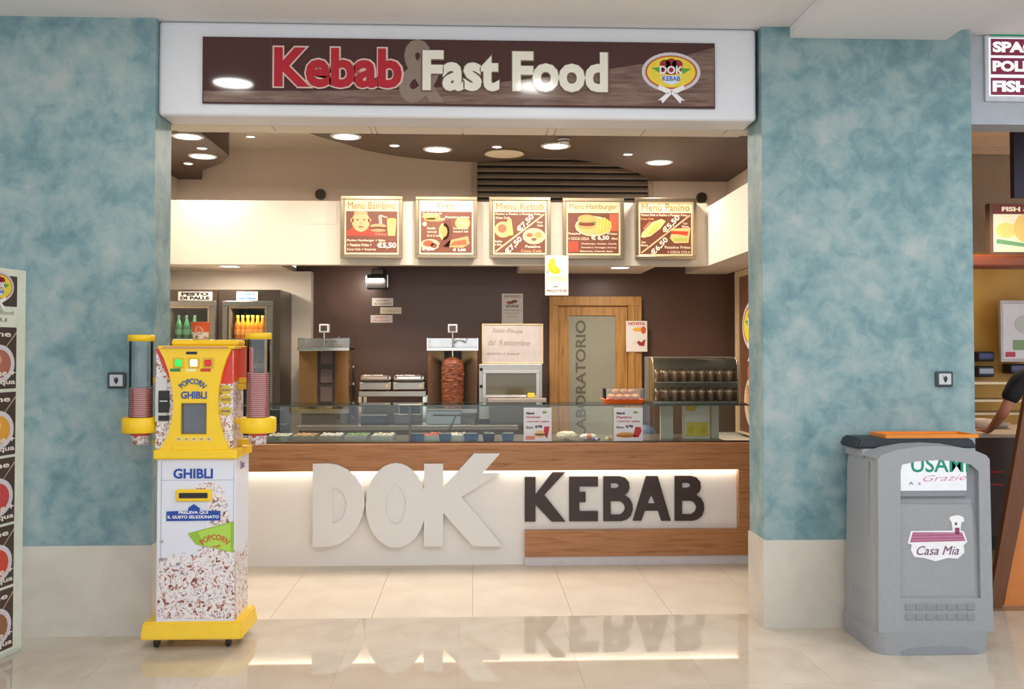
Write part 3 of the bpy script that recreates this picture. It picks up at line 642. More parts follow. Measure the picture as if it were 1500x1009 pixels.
# wrapped goods
def blob(name, label, cat, px, py, Y, rx, ry, rz, mats, grp=None):
    p = P(px,py,Y); t = thing(name, label, cat, (p.x,Y,zc-.003), 0, grp); n = 14
    b = B(mats[0]); vs = []; fs = []; rr = random.Random(px)
    for i in range(9):
        u = -1+2*i/8; r = (1-abs(u)**3)**.5 if abs(u) < 1 else .12
        r = max(r, .22) 
        for k in range(n):
            a = 2*PI*k/n; j = 1+rr.uniform(-.12,.12)
            vs.append(Vector((p.x+u*rx, Y+ry*r*j*math.cos(a), zc-.002+rz*(1+r*j*math.sin(a)))))
    for i in range(8):
        for k in range(n): fs.append((i*n+k, i*n+(k+1)%n, (i+1)*n+(k+1)%n, (i+1)*n+k))
    fs += [tuple(range(n)), tuple(8*n+k for k in range(n-1,-1,-1))]
    b.add(vs, fs); b.out('wrapper', t)
    b = B(mats[1]); 
    vs2 = [v+Vector((0,-.002,.001)) for v in vs]; b.add(vs2[3*n:6*n], [f for f in [(i*n+k, i*n+(k+1)%n, (i+1)*n+(k+1)%n, (i+1)*n+k) for i in range(2) for k in range(n)]]); b.out('label_band', t)
wr = ramp_mat('wrapper_print','voronoi',30,[(.15,(190,110,70)),(.3,(236,214,180)),(.6,(242,226,200))],.35)
blob('wrapped_sandwich','printed paper wrapped sandwich right of the left price card','wrapped food',830,640,7.42,.085,.05,.035,[wr,wr],'wrapped food behind the glass')
blob('wrapped_roll','white paper wrapped roll in the middle of the wrapped food','wrapped food',862,641,7.42,.07,.04,.024,[M('wrap_white',(240,226,214),.4),M('wrap_orange',(226,120,80),.4)],'wrapped food behind the glass')
blob('snack_packet','small purple and white snack packet beside the wrapped roll','snack packet',873,646,7.33,.035,.03,.013,[M('wrap_purple',(110,60,130),.3),M('wrap_purple2',(220,200,230),.3)],'wrapped food behind the glass')
blob('snack_box','cream and brown printed snack packet left of the right price card','snack packet',892,644,7.36,.03,.03,.016,[M('wrap_cream',(240,214,150),.4),M('wrap_brown',(170,110,70),.4)],'wrapped food behind the glass')
# blue tubs inside the case
for px,wd,lab in ((610,.06,'blue plastic tub right beside the price display stalk'),(652,.05,'blue plastic tub between the steel trays'),(690,.06,'blue plastic tub in the middle of the case'),(716,.05,'dark blue plastic tub left of the first price card'),(744,.05,'blue grey plastic tub nearest the first price card')):
    p = P(px,640,7.34); col = M('tub_blue',(70,104,150),.35) if 'dark' not in lab else M('tub_dark',(40,52,90),.35)
    t = thing('plastic_tub', lab, 'tub', (p.x,7.34,zc-.003), 0, 'plastic tubs in the display case')
    B(col).lathe([(wd*.8,0),(wd,.06)], (p.x,7.34,zc-.003), 4, smooth=False).out('tub_body', t)
    B(chrome).box(p.x-wd*.8,p.x+wd*.8,7.34-wd*.7,7.34+wd*.7,zc+.058,zc+.066,.003,1).out('lid', t)

# ------------------------------------------------------------------ back counter and kitchen machines
zk = .90
bc = thing('back_counter', 'long steel work counter along the brown back wall', 'counter', (-.2, 9.3, 0))
B(steel).box(-1.62, .42, 8.85, 9.79, zk-.04, zk, .003,1).out('worktop', bc)
B(steeld).box(-1.60, .40, 8.90, 9.79, .1, zk-.04).out('cabinet', bc)
def kebab(px0, px1, pyt, label, with_meat, grey):
    Y = 9.05; x0,x1,_,zt_ = fit(px0,px1,pyt,600,Y); cx = (x0+x1)/2; W = x1-x0
    zc0 = P(700, 512, Y).z
    t = thing('kebab_grill', label, 'kebab grill', (cx, Y, zk), 0, 'upright kebab grills')
    sd = steelt if grey else M('steel_side', (186,168,140), .3, .85, var=.1, scale=16, stretch=(8,1,1))
    fw = W*.32
    def wing(s):
        b = B(sd); v = [(cx+s*W/2, Y-.02), (cx+s*(W/2-fw), Y+.12), (cx+s*(W/2-fw), Y+.14), (cx+s*W/2, Y+.14)]
        if s > 0: v = v[::-1]
        b.flat(zk+.14, zc0-.005, v); b.out('side_panel', t)
    wing(-1); wing(1)
    B(M('burner_back', (62,50,46), .45)).box(cx-W*.2, cx+W*.2, Y+.15, Y+.19, zk+.14, zc0).out('burner_back', t)
    for k in range(3): B(M('burner', (92,78,74), .6)).box(cx-W*.13, cx+W*.13, Y+.135, Y+.15, zk+.2+k*.18, zk+.34+k*.18, .006,1).out('burner', t)
    b = B(chrome if not grey else steel).box(x0-.01, x1+.01, Y-.04, Y+.30, zc0, zc0+.012).box(x0-.01, x0, Y-.04, Y+.3, zc0, zc0+.11).box(x1, x1+.01, Y-.04, Y+.3, zc0, zc0+.11).box(x0, x1, Y+.29, Y+.3, zc0, zc0+.11); b.out('top_tray', t)
    B(clear).box(x0, x1, Y-.038, Y-.034, zc0+.012, zc0+.11).out('tray_guard', t)
    B(chrome).box(x0-.012, x1+.012, Y-.05, Y-.04, zc0-.012, zc0+.02,.003,1).out('front_rail', t)
    B(steel).box(x0, x1, Y+.0, Y+.3, zk+.1, zk+.14).out('shelf', t)
    B(steel).lathe([(.05,0),(.14,.0),(.17,.05),(.18,.055),(.14,.012),(.05,.012)], (cx, Y+.12, zk+.142), 28, cap=False).out('drip_pan', t)
    B(steeld).box(x0+.02, x1-.02, Y+.02, Y+.28, zk, zk+.1).out('base', t)
    sx = cx+(.0 if with_meat else .0)
    B(chrome).cyl((sx, Y-.0, zk+.09 if with_meat else zc0+.013), .008, zc0-zk+.12 if with_meat else .19, seg=10).out('spit_rod', t)
    B(chrome).tube([(sx, Y, zc0+.06),(sx+.05,Y,zc0+.10),(sx+.12,Y,zc0+.07),(sx+.14,Y,zc0+.12)], .007).out('handle', t)
    m = B(M('motor_white',(206,206,210),.4)).box(sx-.045, sx+.045, Y-.03, Y+.05, zc0+.16, zc0+.24, .006,2).out('motor', t)
    B(steeld).box(sx-.03, sx+.03, Y-.034, Y-.03, zc0+.175, zc0+.225).out('motor_plate', m)
    if with_meat:
        c = B(meat); prof = [(.03,0),(.09,.004),(.098,.06),(.103,.2),(.108,.33),(.104,.42),(.085,.47),(.05,.495),(.02,.50)]; rr = random.Random(4)
        n = 26; vs = []; fs = []; L = 26
        for i in range(L+1):
            h = .5*i/L
            r = next((a[0]+(b_[0]-a[0])*(h-a[1])/(b_[1]-a[1]) for a,b_ in zip(prof,prof[1:]) if a[1] <= h <= b_[1]), .02)
            for k in range(n):
                a = 2*PI*k/n; j = 1+rr.uniform(-.06,.06)+.03*math.sin(i*2.2); vs.append(Vector((sx+r*j*math.cos(a), Y+r*j*math.sin(a), zc0-.57+h)))
        for i in range(L):
            for k in range(n): fs.append((i*n+k, i*n+(k+1)%n, (i+1)*n+(k+1)%n, (i+1)*n+k))
        c.add(vs, fs+[tuple(range(n-1,-1,-1)), tuple(L*n+k for k in range(n))], True)
        o = c.out('kebab_meat'); tag(o, 'browned kebab meat cone turning on the right-hand grill', 'kebab meat')
    return t
kebab(438.5, 511, 490, 'upright kebab grill without meat, left of the contact grills', False, True)
kebab(627, 699, 490, 'upright kebab grill holding the meat cone, next to the oven', True, False)
kn = [(p, q) for p in (518,) for q in (537,562,590,611)]
for px, py in kn:
    p = P(px,py,9.3); t = thing('gas_valve', 'small round valve knob, %s from the top on the pipe beside the grill' % ORD[kn.index((px,py))], 'valve', (p.x,9.3,p.z), 0, 'valves on the gas pipe')
    B(steeld).cyl(p-Vector((0,.03,0)), .022, .05, 'Y', 14).out('knob', t); B(chrome).cyl(p-Vector((0,.036,0)), .010, .01, 'Y', 10).out('cap', t)
B(steeld).cyl((P(518,600,9.33).x, 9.35, zk), .012, .62, seg=10)
t = thing('gas_pipe', 'thin dark pipe rising beside the left kebab grill', 'pipe', (P(518,600,9.35).x, 9.35, zk))
B(steeld).cyl((P(518,600,9.35).x, 9.35, zk), .011, P(518,532,9.35).z-zk, seg=10).out('pipe_run', t)
B(steeld).cyl((P(518,600,9.35).x, 9.35, zk), .02, .02, seg=10).out('flange', t)
# steel stand with twin contact grills
Y = 9.02; x0,x1,z0,z1 = fit(525,624,573,640,Y)
t = thing('equipment_stand', 'small steel table carrying the two contact grills', 'stand', ((x0+x1)/2, Y, zk))
B(steel).box(x0,x1,Y,Y+.45,z1-.05,z1,.004,1).out('top', t)
for a in (x0, x1-.03):
    for c in (Y, Y+.42): B(chrome).box(a,a+.03,c,c+.03,zk,z1-.05).out('leg', t)
B(steeld).box(x0+.03,x1-.03,Y+.2,Y+.4,zk+.001,zk+.17,.01,2).out('under_shelf_box', t)
for i,(a,c,lab) in enumerate(((526,573,'left half of the twin chrome contact grill on the stand'),(575,622,'right half of the twin chrome contact grill on the stand'))):
    u0,u1,_,_ = fit(a,c,545,572,Y); zz = z1
    g = thing('contact_grill', lab, 'contact grill', ((u0+u1)/2, Y, zz), 0, 'twin contact grills')
    B(steel).box(u0,u1,Y+.02,Y+.40,zz+.015,zz+.085,.008,2).out('base', g)
    for k in range(4): B(black).cyl((u0+.03+(k%2)*(u1-u0-.06), Y+.06+(k//2)*.28, zz), .012, .016, seg=10).out('foot', g)
    B(dark).box(u0+.01,u1-.01,Y+.04,Y+.38,zz+.085,zz+.097).out('hot_plate', g)
    B(chrome).box(u0+.005,u1-.005,Y+.03,Y+.38,zz+.097,zz+.15,.015,3).out('lid', g)
    B(chrome).tube([(u0+.03,Y+.03,zz+.12),(u0+.03,Y-.03,zz+.15),(u1-.03,Y-.03,zz+.15),(u1-.03,Y+.03,zz+.12)], .009).out('handle', g)
    B(M('dial',(230,190,120),.3,.8)).cyl((u1-.04,Y+.005,zz+.05), .014, .016, 'Y', 14).out('dial', g)
# things below the stand / on the back counter
for px,wd,hh,c,lab in ((548,.12,.09,(34,36,40),'dark rounded pan under the steel stand'),(650,.16,.14,(120,132,142),'pale grey plastic crate in front of the meat grill'),(590,.07,.1,(70,70,74),'grey container under the right side of the steel stand')):
    p = P(px,612,8.93); t = thing('storage_container', lab, 'container', (p.x,8.93,zk), 0, None)
    m = M('cont_%d' % c[0], c, .35)
    B(m).box(p.x-wd,p.x+wd,8.86,8.98,zk,zk+hh,.012,2).out('container_body', t); B(steel).box(p.x-wd-.005,p.x+wd+.005,8.855,8.985,zk+hh,zk+hh+.01).out('rim', t)
# oven
Y = 9.1; x0,x1,z0,z1 = fit(701,795,533,600,Y); z0 = zk
ov = thing('steel_oven', 'steel countertop oven with a dark glass window below the whiteboard', 'oven', ((x0+x1)/2, Y, zk))
B(steel).box(x0,x1,Y+.02,Y+.5,z0+.04,z1,.006,2).out('oven_body', ov)
wx0,wx1,wz0,wz1 = fit(712,786,546,579,Y)
frame_box(ov, wx0-.035, wx1+.03, wz0-.03, wz1+.03, Y-.002, Y+.019, .035, M('oven_frame',(196,190,184),.3,.7))
B(M('oven_window', (88,78,46), .08, spec=.8)).box(wx0,wx1,Y+.008,Y+.019,wz0,wz1).out('window', ov)
B(chrome).cyl((wx0+.01,Y-.03,wz0-.01), .009, wx1-wx0-.12, 'X', 12).out('handle', ov)
for py in (541,566): p = P(705,py,Y); B(black).cyl((p.x,Y-.012,p.z), .016, .03, 'Y', 14).out('knob', ov)
for a in (x0+.04,x1-.04):
    for c in (Y+.08,Y+.42): B(black).cyl((a,c,zk), .02, .04, seg=10).out('foot', ov)
# below the oven: worktop clutter
# whiteboard leaning above the oven
x0,x1,z0_,z1_ = fit(706,796,474,533,Y); 
wb = thing('whiteboard', 'framed whiteboard with faint handwriting standing on the oven', 'whiteboard', ((x0+x1)/2, Y+.05, z1))
B(M('board_face',(206,196,190),.3)).box(x0+.012,x1-.012,Y+.03,Y+.04,z1+.012,z1_-.012).out('board', wb)
frame_box(wb, x0, x1, z1, z1_, Y+.024, Y+.044, .013, M('board_frame',(230,206,160),.5))
b = B(pc(150,128,132))
for s,u0,u1,v0,v1 in (('Solo Pausa',.16,.66,.78,.88),('dal  9 settembre',.10,.78,.46,.60),('aperto il lunedi',.08,.62,.20,.30)):
    b.text(s, x0+(x1-x0)*u0, x0+(x1-x0)*u1, z1+(z1_-z1)*v0, z1+(z1_-z1)*v1, Y+.028, -.01, .001, -.02, shear=.4)
b.out('handwriting', wb)
p = P(778,576,9.06); t = tag(B(yellow).box(p.x-.03,p.x+.03,9.0,9.06,zk,zk+.0,0).out('x') if False else B(M('sponge_yellow',(236,210,60),.7)).box(p.x-.035,p.x+.03,9.02,9.06,P(778,582,9.04).z,P(778,577,9.04).z+.01,.004,1).out('sponge'), 'small yellow sponge on the grey slicer below the oven window', 'sponge')
zsp = P(778,582,9.04).z
t = thing('slicer', 'grey metal machine with a sloping top in front of the oven', 'slicer', (.2, 8.98, zk))
x0,x1,_,_ = fit(714,800,582,600,8.95)
B(M('slicer_grey',(176,162,152),.35,.6)).box(x0,x1,8.87,9.05,zsp-.05,zsp-.001,.008,2).out('top', t)
B(steeld).box(x0+.02,x1-.02,8.88,9.04,zk,zsp-.051).out('body', t)

# papers on the wall
def sheet(name, px0,px1,py0,py1,Y,label,fn,cat='paper',grp=None,base=(236,228,220)):
    x0,x1,z0,z1 = fit(px0,px1,py0,py1,Y); t = thing(name, label, cat, ((x0+x1)/2,Y,z0), 0, grp)
    B(pc(*base)).box(x0,x1,Y-.003,Y-.001,z0,z1).out('sheet', t)
    b = B(); W=x1-x0; h=z1-z0; q=lambda u,v:(x0+u*W,z0+v*h)
    fn(b,q,W,h,Y-.0045); b.out('print', t); return t
def T(b,q,y,s,u0,u1,v0,v1,c,bo=.02): b.use(pc(*c)).text(s,q(u0,0)[0],q(u1,0)[0],q(0,v0)[1],q(0,v1)[1],y,bo,.001)
def n1(b,q,W,h,y): T(b,q,y,'AVVISO',.2,.8,.55,.8,(190,130,110)); T(b,q,y,'AI CLIENTI',.1,.9,.15,.4,(150,110,90))
def n2(b,q,W,h,y): T(b,q,y,'SI PREGA DI',.1,.9,.3,.6,(200,170,140),0)
def n3(b,q,W,h,y): T(b,q,y,'OFFERTA',.15,.8,.55,.82,(216,120,120)); T(b,q,y,'DEL GIORNO',.1,.9,.15,.4,(216,130,130))
sheet('wall_notice',545,576,436.5,448,YB,'small white notice, highest of three on the brown wall',n1,'notice')
sheet('wall_notice',557,588,450,459.5,YB,'small cream notice, middle of three on the brown wall',n2,'notice',None,(240,226,196))
sheet('wall_notice',543,575,461.5,472.5,YB,'small notice with red print, lowest of three on the brown wall',n3,'notice')
def n4(b,q,W,h,y):
    T(b,q,y,'AVVISO',.1,.9,.86,.95,(170,110,104)); b.use(pc(170,90,60)).disc(*q(.4,.70),.18*W,.05*h,y,.001); b.use(pc(120,90,70)).disc(*q(.6,.74),.14*W,.05*h,y,.001)
    T(b,q,y,'SCUOLE',.2,.8,.54,.63,(60,50,50),.04); T(b,q,y,'si avvisa la gentile clientela',.08,.92,.42,.47,(120,110,110)); T(b,q,y,'che il locale resta aperto',.15,.85,.33,.37,(140,130,130)); T(b,q,y,'tutti i giorni',.25,.75,.22,.26,(150,140,140))
sheet('wall_poster',735,766,430,474,YB,'white printed poster on the brown wall directly above the whiteboard',n4,'poster')
def n5(b,q,W,h,y):
    b.use(pc(250,190,20)).poly([q(.14,.62),q(.13,.76),q(.22,.9),q(.36,.94),(q(.42,.86)),q(.44,.74),q(.64,.66),q(.66,.58),q(.5,.53),q(.32,.55)],y,.001)
    b.use(pc(246,214,70)).poly([q(.3,.9),q(.24,.76),q(.3,.66),q(.5,.6),q(.38,.68),q(.34,.8)],y-.001,.001); b.use(pc(120,100,40)).disc(*q(.1,.58),.04*W,.02*h,y,.001)
    b.use(pc(242,226,180)).rect(q(.08,0)[0],q(.9,0)[0],q(0,.36)[1],q(0,.48)[1],y,.001)
    T(b,q,y,'BANANA',.35,.55,.20,.24,(90,80,80)); T(b,q,y-.001,'FRULLATI \u20ac 2,00',.08,.92,.08,.15,(140,110,110))
t = sheet('hanging_flyer',798.5,832.5,374,432.5,8.789,'white hanging flyer with a yellow banana below the menu boards',n5,'flyer')
def n6(b,q,W,h,y):
    T(b,q,y,'NOVITA',.1,.9,.86,.96,(200,80,80),.04); b.use(pc(240,180,70)).disc(*q(.6,.72),.3*W,.07*h,y,.001); b.use(pc(210,90,50)).disc(*q(.82,.7),.12*W,.12*h,y-.001,.001)
    b.use(pc(160,50,36)).poly([q(.5,.3),q(.62,.2),q(.85,.18),q(.92,.4),q(.8,.36),q(.72,.3),q(.6,.36)],y,.001); b.use(pc(210,226,190)).disc(*q(.4,.28),.08*W,.04*h,y,.001)
sheet('door_flyer',917,948,470,515,9.68,'white flyer with a food picture hung over the right jamb of the wooden door',n6,'flyer')
B(whitep).tube([(P(942,470,9.7).x,9.702,P(942,470,9.7).z),(P(944,442,9.7).x,9.71,P(944,442,9.7).z)], .003, 6)
# laboratory door
yd = 9.70
x0,x1,_,z1 = fit(804.5,940,434,460,yd)
dr = B(doorw).box(x0,x0+.095,yd,YB-.001,0,z1-.095,.004,1).box(x1-.14,x1,yd,YB-.001,0,z1-.095,.004,1).box(x0,x1,yd,YB-.001,z1-.095,z1,.004,1).out('door_1'); dr['kind'] = 'structure'
lx0,lx1 = x0+.095, x1-.14; lz = z1-.095
gx0,gx1,_,gz1 = fit(833,902,462,500,yd+.03); gz0 = .55
B(doorw).box(lx0+.004,gx0,yd+.035,yd+.075,.01,lz-.004).box(gx1,lx1-.004,yd+.035,yd+.075,.01,lz-.004).box(gx0,gx1,yd+.035,yd+.075,gz1,lz-.004).box(gx0,gx1,yd+.035,yd+.075,.01,gz0).out('door_leaf', dr)
B(frost).box(gx0,gx1,yd+.05,yd+.06,gz0,gz1).out('pane', dr)
B(doorw).box(x1-.125,x1-.075,yd-.016,yd-.001,0,z1-.1,.003,1).out('jamb_moulding', dr)
tx0,tx1,_,tz1 = fit(843,858,469,480,yd+.05); tz0 = P(850,640,yd+.05).z
B(pc(104,102,84)).text('LABORATORIO', (tx0+tx1)/2-(tz1-tz0)/2, (tx0+tx1)/2+(tz1-tz0)/2, (tz0+tz1)/2-(tx1-tx0)/2, (tz0+tz1)/2+(tx1-tx0)/2, yd+.047, .02, .002, PI/2).out('lettering', dr)
B(chrome).cyl((lx1-.05,yd-.02,1.02), .012, .055, 'Y', 12).cyl((lx1-.15,yd-.012,1.02), .010, .11, 'X', 12).out('door_handle', dr)
# black speaker on the wall
x0,x1,z0,z1 = fit(537,569,403,424,9.5)
t = thing('black_floodlight', 'small black box lamp on a bracket under the bulkhead', 'wall lamp', ((x0+x1)/2,9.5,z0))
B(black).box(x0+.01,x1-.01,9.42,9.55,z0,z1,.01,2).out('housing', t); B(chrome).box(x0,x0+.01,9.45,9.5,z0+.02,z1).box(x1-.01,x1,9.45,9.5,z0+.02,z1).out('bracket', t)
B(steeld).box((x0+x1)/2-.06,(x0+x1)/2+.06,9.46,YB-.001,z1+.0,z1+.06,.008,2).out('mount', t)

# ------------------------------------------------------------------ fridges with bottles
yfz = 9.05
def fridge(px0, px1, gpx0, gpx1, label, sign, signcol):
    x0,x1,_,z1 = fit(px0,px1,424,440,yfz)
    t = thing('drinks_fridge', label, 'fridge', ((x0+x1)/2, yfz, 0), 0, 'steel drinks fridges')
    gx0,gx1,gz0,gz1 = fit(gpx0,gpx1,452,590,yfz)
    gz0 = .72
    B(steeld).box(x0,gx0,yfz+.02,9.63,0.08,z1).box(gx1,x1,yfz+.02,9.63,0.08,z1).box(gx0,gx1,yfz+.02,9.63,gz1,z1).box(gx0,gx1,yfz+.02,9.63,.08,gz0).box(gx0,gx1,9.6,9.63,gz0,gz1).out('cabinet', t)
    B(M('fridge_inside',(70,58,44),.6)).box(gx0,gx1,9.55,9.599,gz0,gz1).out('liner', t)
    fx0,fx1,_,fz1 = fit(gpx0-13,gpx1+13,441,500,yfz)
    frame_box(t, fx0, fx1, gz0-.07, fz1, yfz-.02, yfz+.02, .05, M('fridge_frame',(150,146,140),.25,.85))
    frame_box(t, gx0-.028, gx1+.028, gz0-.03, gz1+.028, yfz-.012, yfz+.02, .024, M('fridge_inner_frame',(186,168,140),.25,.8))
    B(glass).box(gx0,gx1,yfz+.0,yfz+.005,gz0,gz1).out('pane', t)
    for zz in (.75, 1.07, 1.37, 1.69): B(chrome).box(gx0,gx1,yfz+.04,9.54,zz,zz+.01).out('shelf', t)
    B(steel).box(x0,x1,yfz+.02,yfz+.03,.08,.7).out('lower_door', t)
    for a in (x0+.05,x1-.05): B(black).cyl((a,yfz+.1,0), .03, .08, seg=10).out('foot', t)
    if sign:
        sx0,sx1,sz0,sz1 = fit(*sign,427,440,yfz); B(pc(240,236,226)).box(sx0,sx1,yfz+.01,yfz+.019,sz0,sz1).out('sticker', t)
        h = sz1-sz0; b = B(pc(*signcol[2]))
        b.text(signcol[0], sx0+.03, sx1-.03, sz0+h*.55, sz1-h*.08, yfz+.008, .05, .001).text(signcol[1], sx0+.02, sx1-.02, sz0+h*.1, sz0+h*.45, yfz+.008, .05, .001).out('sticker_lettering', t)
    area('fridge_fill_light', ((gx0+gx1)/2, yfz+.04, gz1-.02), gx1-gx0-.06, .02, 2.2, (1,.93,.82), (math.radians(-15),0,0))  # unseen fill light, added to lift the dark bottles behind the glass
    return t, gx0, gx1
f1_ = fridge(225, 318, 250, 303, 'left steel drinks fridge with brown header and green bottles', (260.5,310), ('PESTO','DI PALLE',(40,34,34)))
f2_ = fridge(319, 410, 339, 387, 'right steel drinks fridge with rows of orange bottles', (346,377), ('Acqua e','bibite fresche',(90,140,190)))
def bottle(x, y, z, col, cap, label, grp, proto={}):
    key = col
    if key not in proto:
        o = B(M('bottle_%d_%d' % (col[0],col[1]), col, .2, var=.1)).lathe([(.0001,0),(.032,0),(.034,.01),(.034,.11),(.030,.135),(.015,.17),(.013,.2)], (0,0,0), 14, cap=False).out('bottle', local=True)
        B(M('cap_%d' % cap[0], cap, .4)).cyl((0,0,.2), .016, .022, seg=12).out('cap', o, local=True)
        B(M('bl_%d_%d' % (col[0],cap[1]), tuple(min(255,c+50) for c in col), .5)).lathe([(.0348,.04),(.0348,.09)], (0,0,0), 14, cap=False).out('label_band', o, local=True)
        proto[key] = o
    else:
        s = proto[key]; o = s.copy(); C.objects.link(o)
        for ch in s.children: c = ch.copy(); C.objects.link(c); c.parent = o
    o.location = (x,y,z); tag(o, label, 'bottle', grp); return o
_,a,c = f2_
for k in range(6): bottle(a+.035+k*(c-a-.07)/5, yfz+.09, 1.701, (214,112,20), (226,180,60), 'orange drink bottle, %s from the left in the right fridge' % ORD[k], 'orange bottles in the right fridge')
for k in range(6): bottle(a+.035+k*(c-a-.07)/5, yfz+.09, 1.381, (92,64,34), (60,46,40), 'dark drink bottle, %s from the left on the right fridge lower shelf' % ORD[k], 'dark bottles on the lower fridge shelf')
_,a,c = f1_
for k in range(3): bottle(a+.045+k*.075, yfz+.09, 1.701, (34,84,48), (50,60,50), 'green bottle, %s from the left in the left fridge' % ORD[k], 'green bottles in the left fridge')
for k in range(5): bottle(a+.04+k*(c-a-.08)/4, yfz+.09, 1.381, (120,96,54), (150,120,80), 'brown drink bottle, %s from the left on the left fridge lower shelf' % ORD[k], 'brown bottles in the left fridge')

# ------------------------------------------------------------------ right part of the counter: curved glass cabinet
Y0 = 7.35; x0,x1,_,z1 = fit(957,1083,524,600,Y0)
zb2 = zg+.001
cc = thing('curved_glass_cabinet', 'glass fronted countertop cabinet with rounded top, right of the bun tray', 'display cabinet', ((x0+x1)/2, Y0, zb2))
zt2 = z1
B(steel).box(x0,x1,Y0,Y0+.36,zb2,zb2+.015).out('base', cc)
fr = M('cabinet_frame',(170,160,140),.3,.6)
def prof(r=.1): return [(Y0, zb2+.015)]+[(Y0+r-r*math.cos(a), zt2-r+r*math.sin(a)) for a in [PI/2*k/6 for k in range(7)]]+[(Y0+.36, zt2),(Y0+.36, zb2+.015)]
pr = prof()
for xx in (x0, x1-.012):
    b = B(glass); b.add([Vector((xx,y,z)) for y,z in pr]+[Vector((xx+.006,y,z)) for y,z in pr], [tuple(range(len(pr))), tuple(range(2*len(pr)-1,len(pr)-1,-1))]); b.out('side_pane', cc)
    B(fr).tube([(xx+.004,y,z) for y,z in pr], .008, 6).out('edge_frame', cc)
b = B(glass); q = pr[:9]; b.add([Vector((x,y,z)) for x in (x0,x1) for y,z in q], [(i,i+1,len(q)+i+1,len(q)+i) for i in range(len(q)-1)], True); b.out('curved_pane', cc)
B(fr).box(x0,x1,Y0+.08,Y0+.36,zt2-.004,zt2+.006,.002,1).out('top_plate', cc)
B(M('cabinet_back',(190,172,148),.4)).box(x0+.01,x1-.01,Y0+.34,Y0+.355,zb2+.02,zt2-.01).out('back_panel', cc)
zsh = zb2+.165
B(fr).box(x0+.014,x1-.014,Y0+.06,Y0+.33,zsh-.008,zsh).out('shelf', cc)
potm = M('pot_metal',(206,166,136),.3,.6,var=.2,scale=30); rimm = M('pot_rim',(244,220,196),.25,.5)
pp = None
for r, zz in enumerate((zb2+.016, zsh)):
    for k in range(9):
        for d in range(2):
            if pp is None:
                pp = B(potm).lathe([(.0001,0),(.02,0),(.026,.06),(.03,.075),(.022,.09),(.008,.1)], (0,0,0), 14, cap=False).out('foil_cup', local=True); B(rimm).lathe([(.0305,.068),(.034,.073),(.0305,.078)],(0,0,0),14,cap=False).out('rim', pp, local=True); o = pp
            else:
                o = pp.copy(); C.objects.link(o)
                for ch in pp.children: q_ = ch.copy(); C.objects.link(q_); q_.parent = o
            o.location = (x0+.05+k*(x1-x0-.1)/8, Y0+.12+d*.12, zz)
            tag(o, 'shiny metal cup, %s from the left in the %s row of the cabinet %s' % (ORD[k], ('front','back')[d], ('floor','shelf')[r]), 'cup', 'metal cups on the cabinet '+('floor','shelf')[r])
# support legs / things below the glass shelf at the right
xq0,xq1,_,_ = fit(968,986,600,648,7.5)
tag(B(cream).box(xq0,xq1,7.50,7.54,zc-.003,zg-.009).out('cream_post'), 'cream upright post under the curved glass cabinet', 'post')
x0,x1,z0,z1 = fit(1003,1040,594,649,7.45)
t = thing('printed_box', 'tall white box printed with yellow fruit under the glass at the right', 'box', ((x0+x1)/2,7.5,zc-.003))
B(pc(238,226,214)).box(x0,x1,7.45,7.55,zc-.003,zg-.014,.002,1).out('box_body', t)
b = B(pc(236,196,60)).disc(x0+.05,zg-.04,.04,.025,7.447,.001); b.use(pc(244,216,90)).rect(x0+.012,x1-.012,zc+.02,zc+.13,7.448,.001).use(pc(236,200,20)).disc(x0+.05,zc+.075,.022,.035,7.446,.001).disc(x1-.05,zc+.075,.022,.035,7.446,.001); b.out('print', t)
x0,x1,z0,z1 = fit(1042,1053,594,648,7.5); tag(B(cream).box(x0,x1,7.50,7.54,zc-.003,zg-.009).out('cream_post'), 'narrow cream upright post beside the printed fruit box', 'post')
x0,x1,z0,z1 = fit(944,961,597,648,7.8)
t = thing('dark_bin', 'dark navy pedal bin standing behind the counter right of the price card', 'bin', ((x0+x1)/2,8.2,0))
B(M('bin_navy',(26,30,48),.4)).lathe([(.10,0),(.13,.82)], ((x0+x1)/2,8.2,0), 20).out('bin_body', t)
B(M('bin_lid_blue',(70,92,120),.4)).lathe([(.135,.82),(.14,.86),(.10,.93),(.03,.95)], ((x0+x1)/2,8.2,0), 20).out('lid', t)
x0,x1,_,_ = fit(400,422,597,625,7.8)
t = thing('cash_register', 'black till seen behind the glass left of the first kebab grill', 'cash register', ((x0+x1)/2,7.75,zc-.003))
B(black).box(x0-.05,x1,7.70,7.88,zc-.003,zc+.10,.01,2).out('till_body', t)
b = B(black).box(x0-.04,x1-.02,7.74,7.77,zc+.11,zc+.22,.008,2); b.out('screen', t); B(black).cyl(((x0+x1)/2-.02,7.79,zc+.09), .015, .06, seg=10).out('neck', t)
# tongs in the case
p = P(662,620,7.6); t = thing('food_tongs', 'black handled tongs lying across the trays behind the glass', 'tongs', (p.x,7.6,zc))
B(black).tube([P(657,633,7.55), P(667,610,7.58), P(672,606,7.6)], .006).out('arm', t); B(black).tube([P(634,608,7.6), P(668,608,7.6), P(694,609,7.6)], .007).out('handle', t)

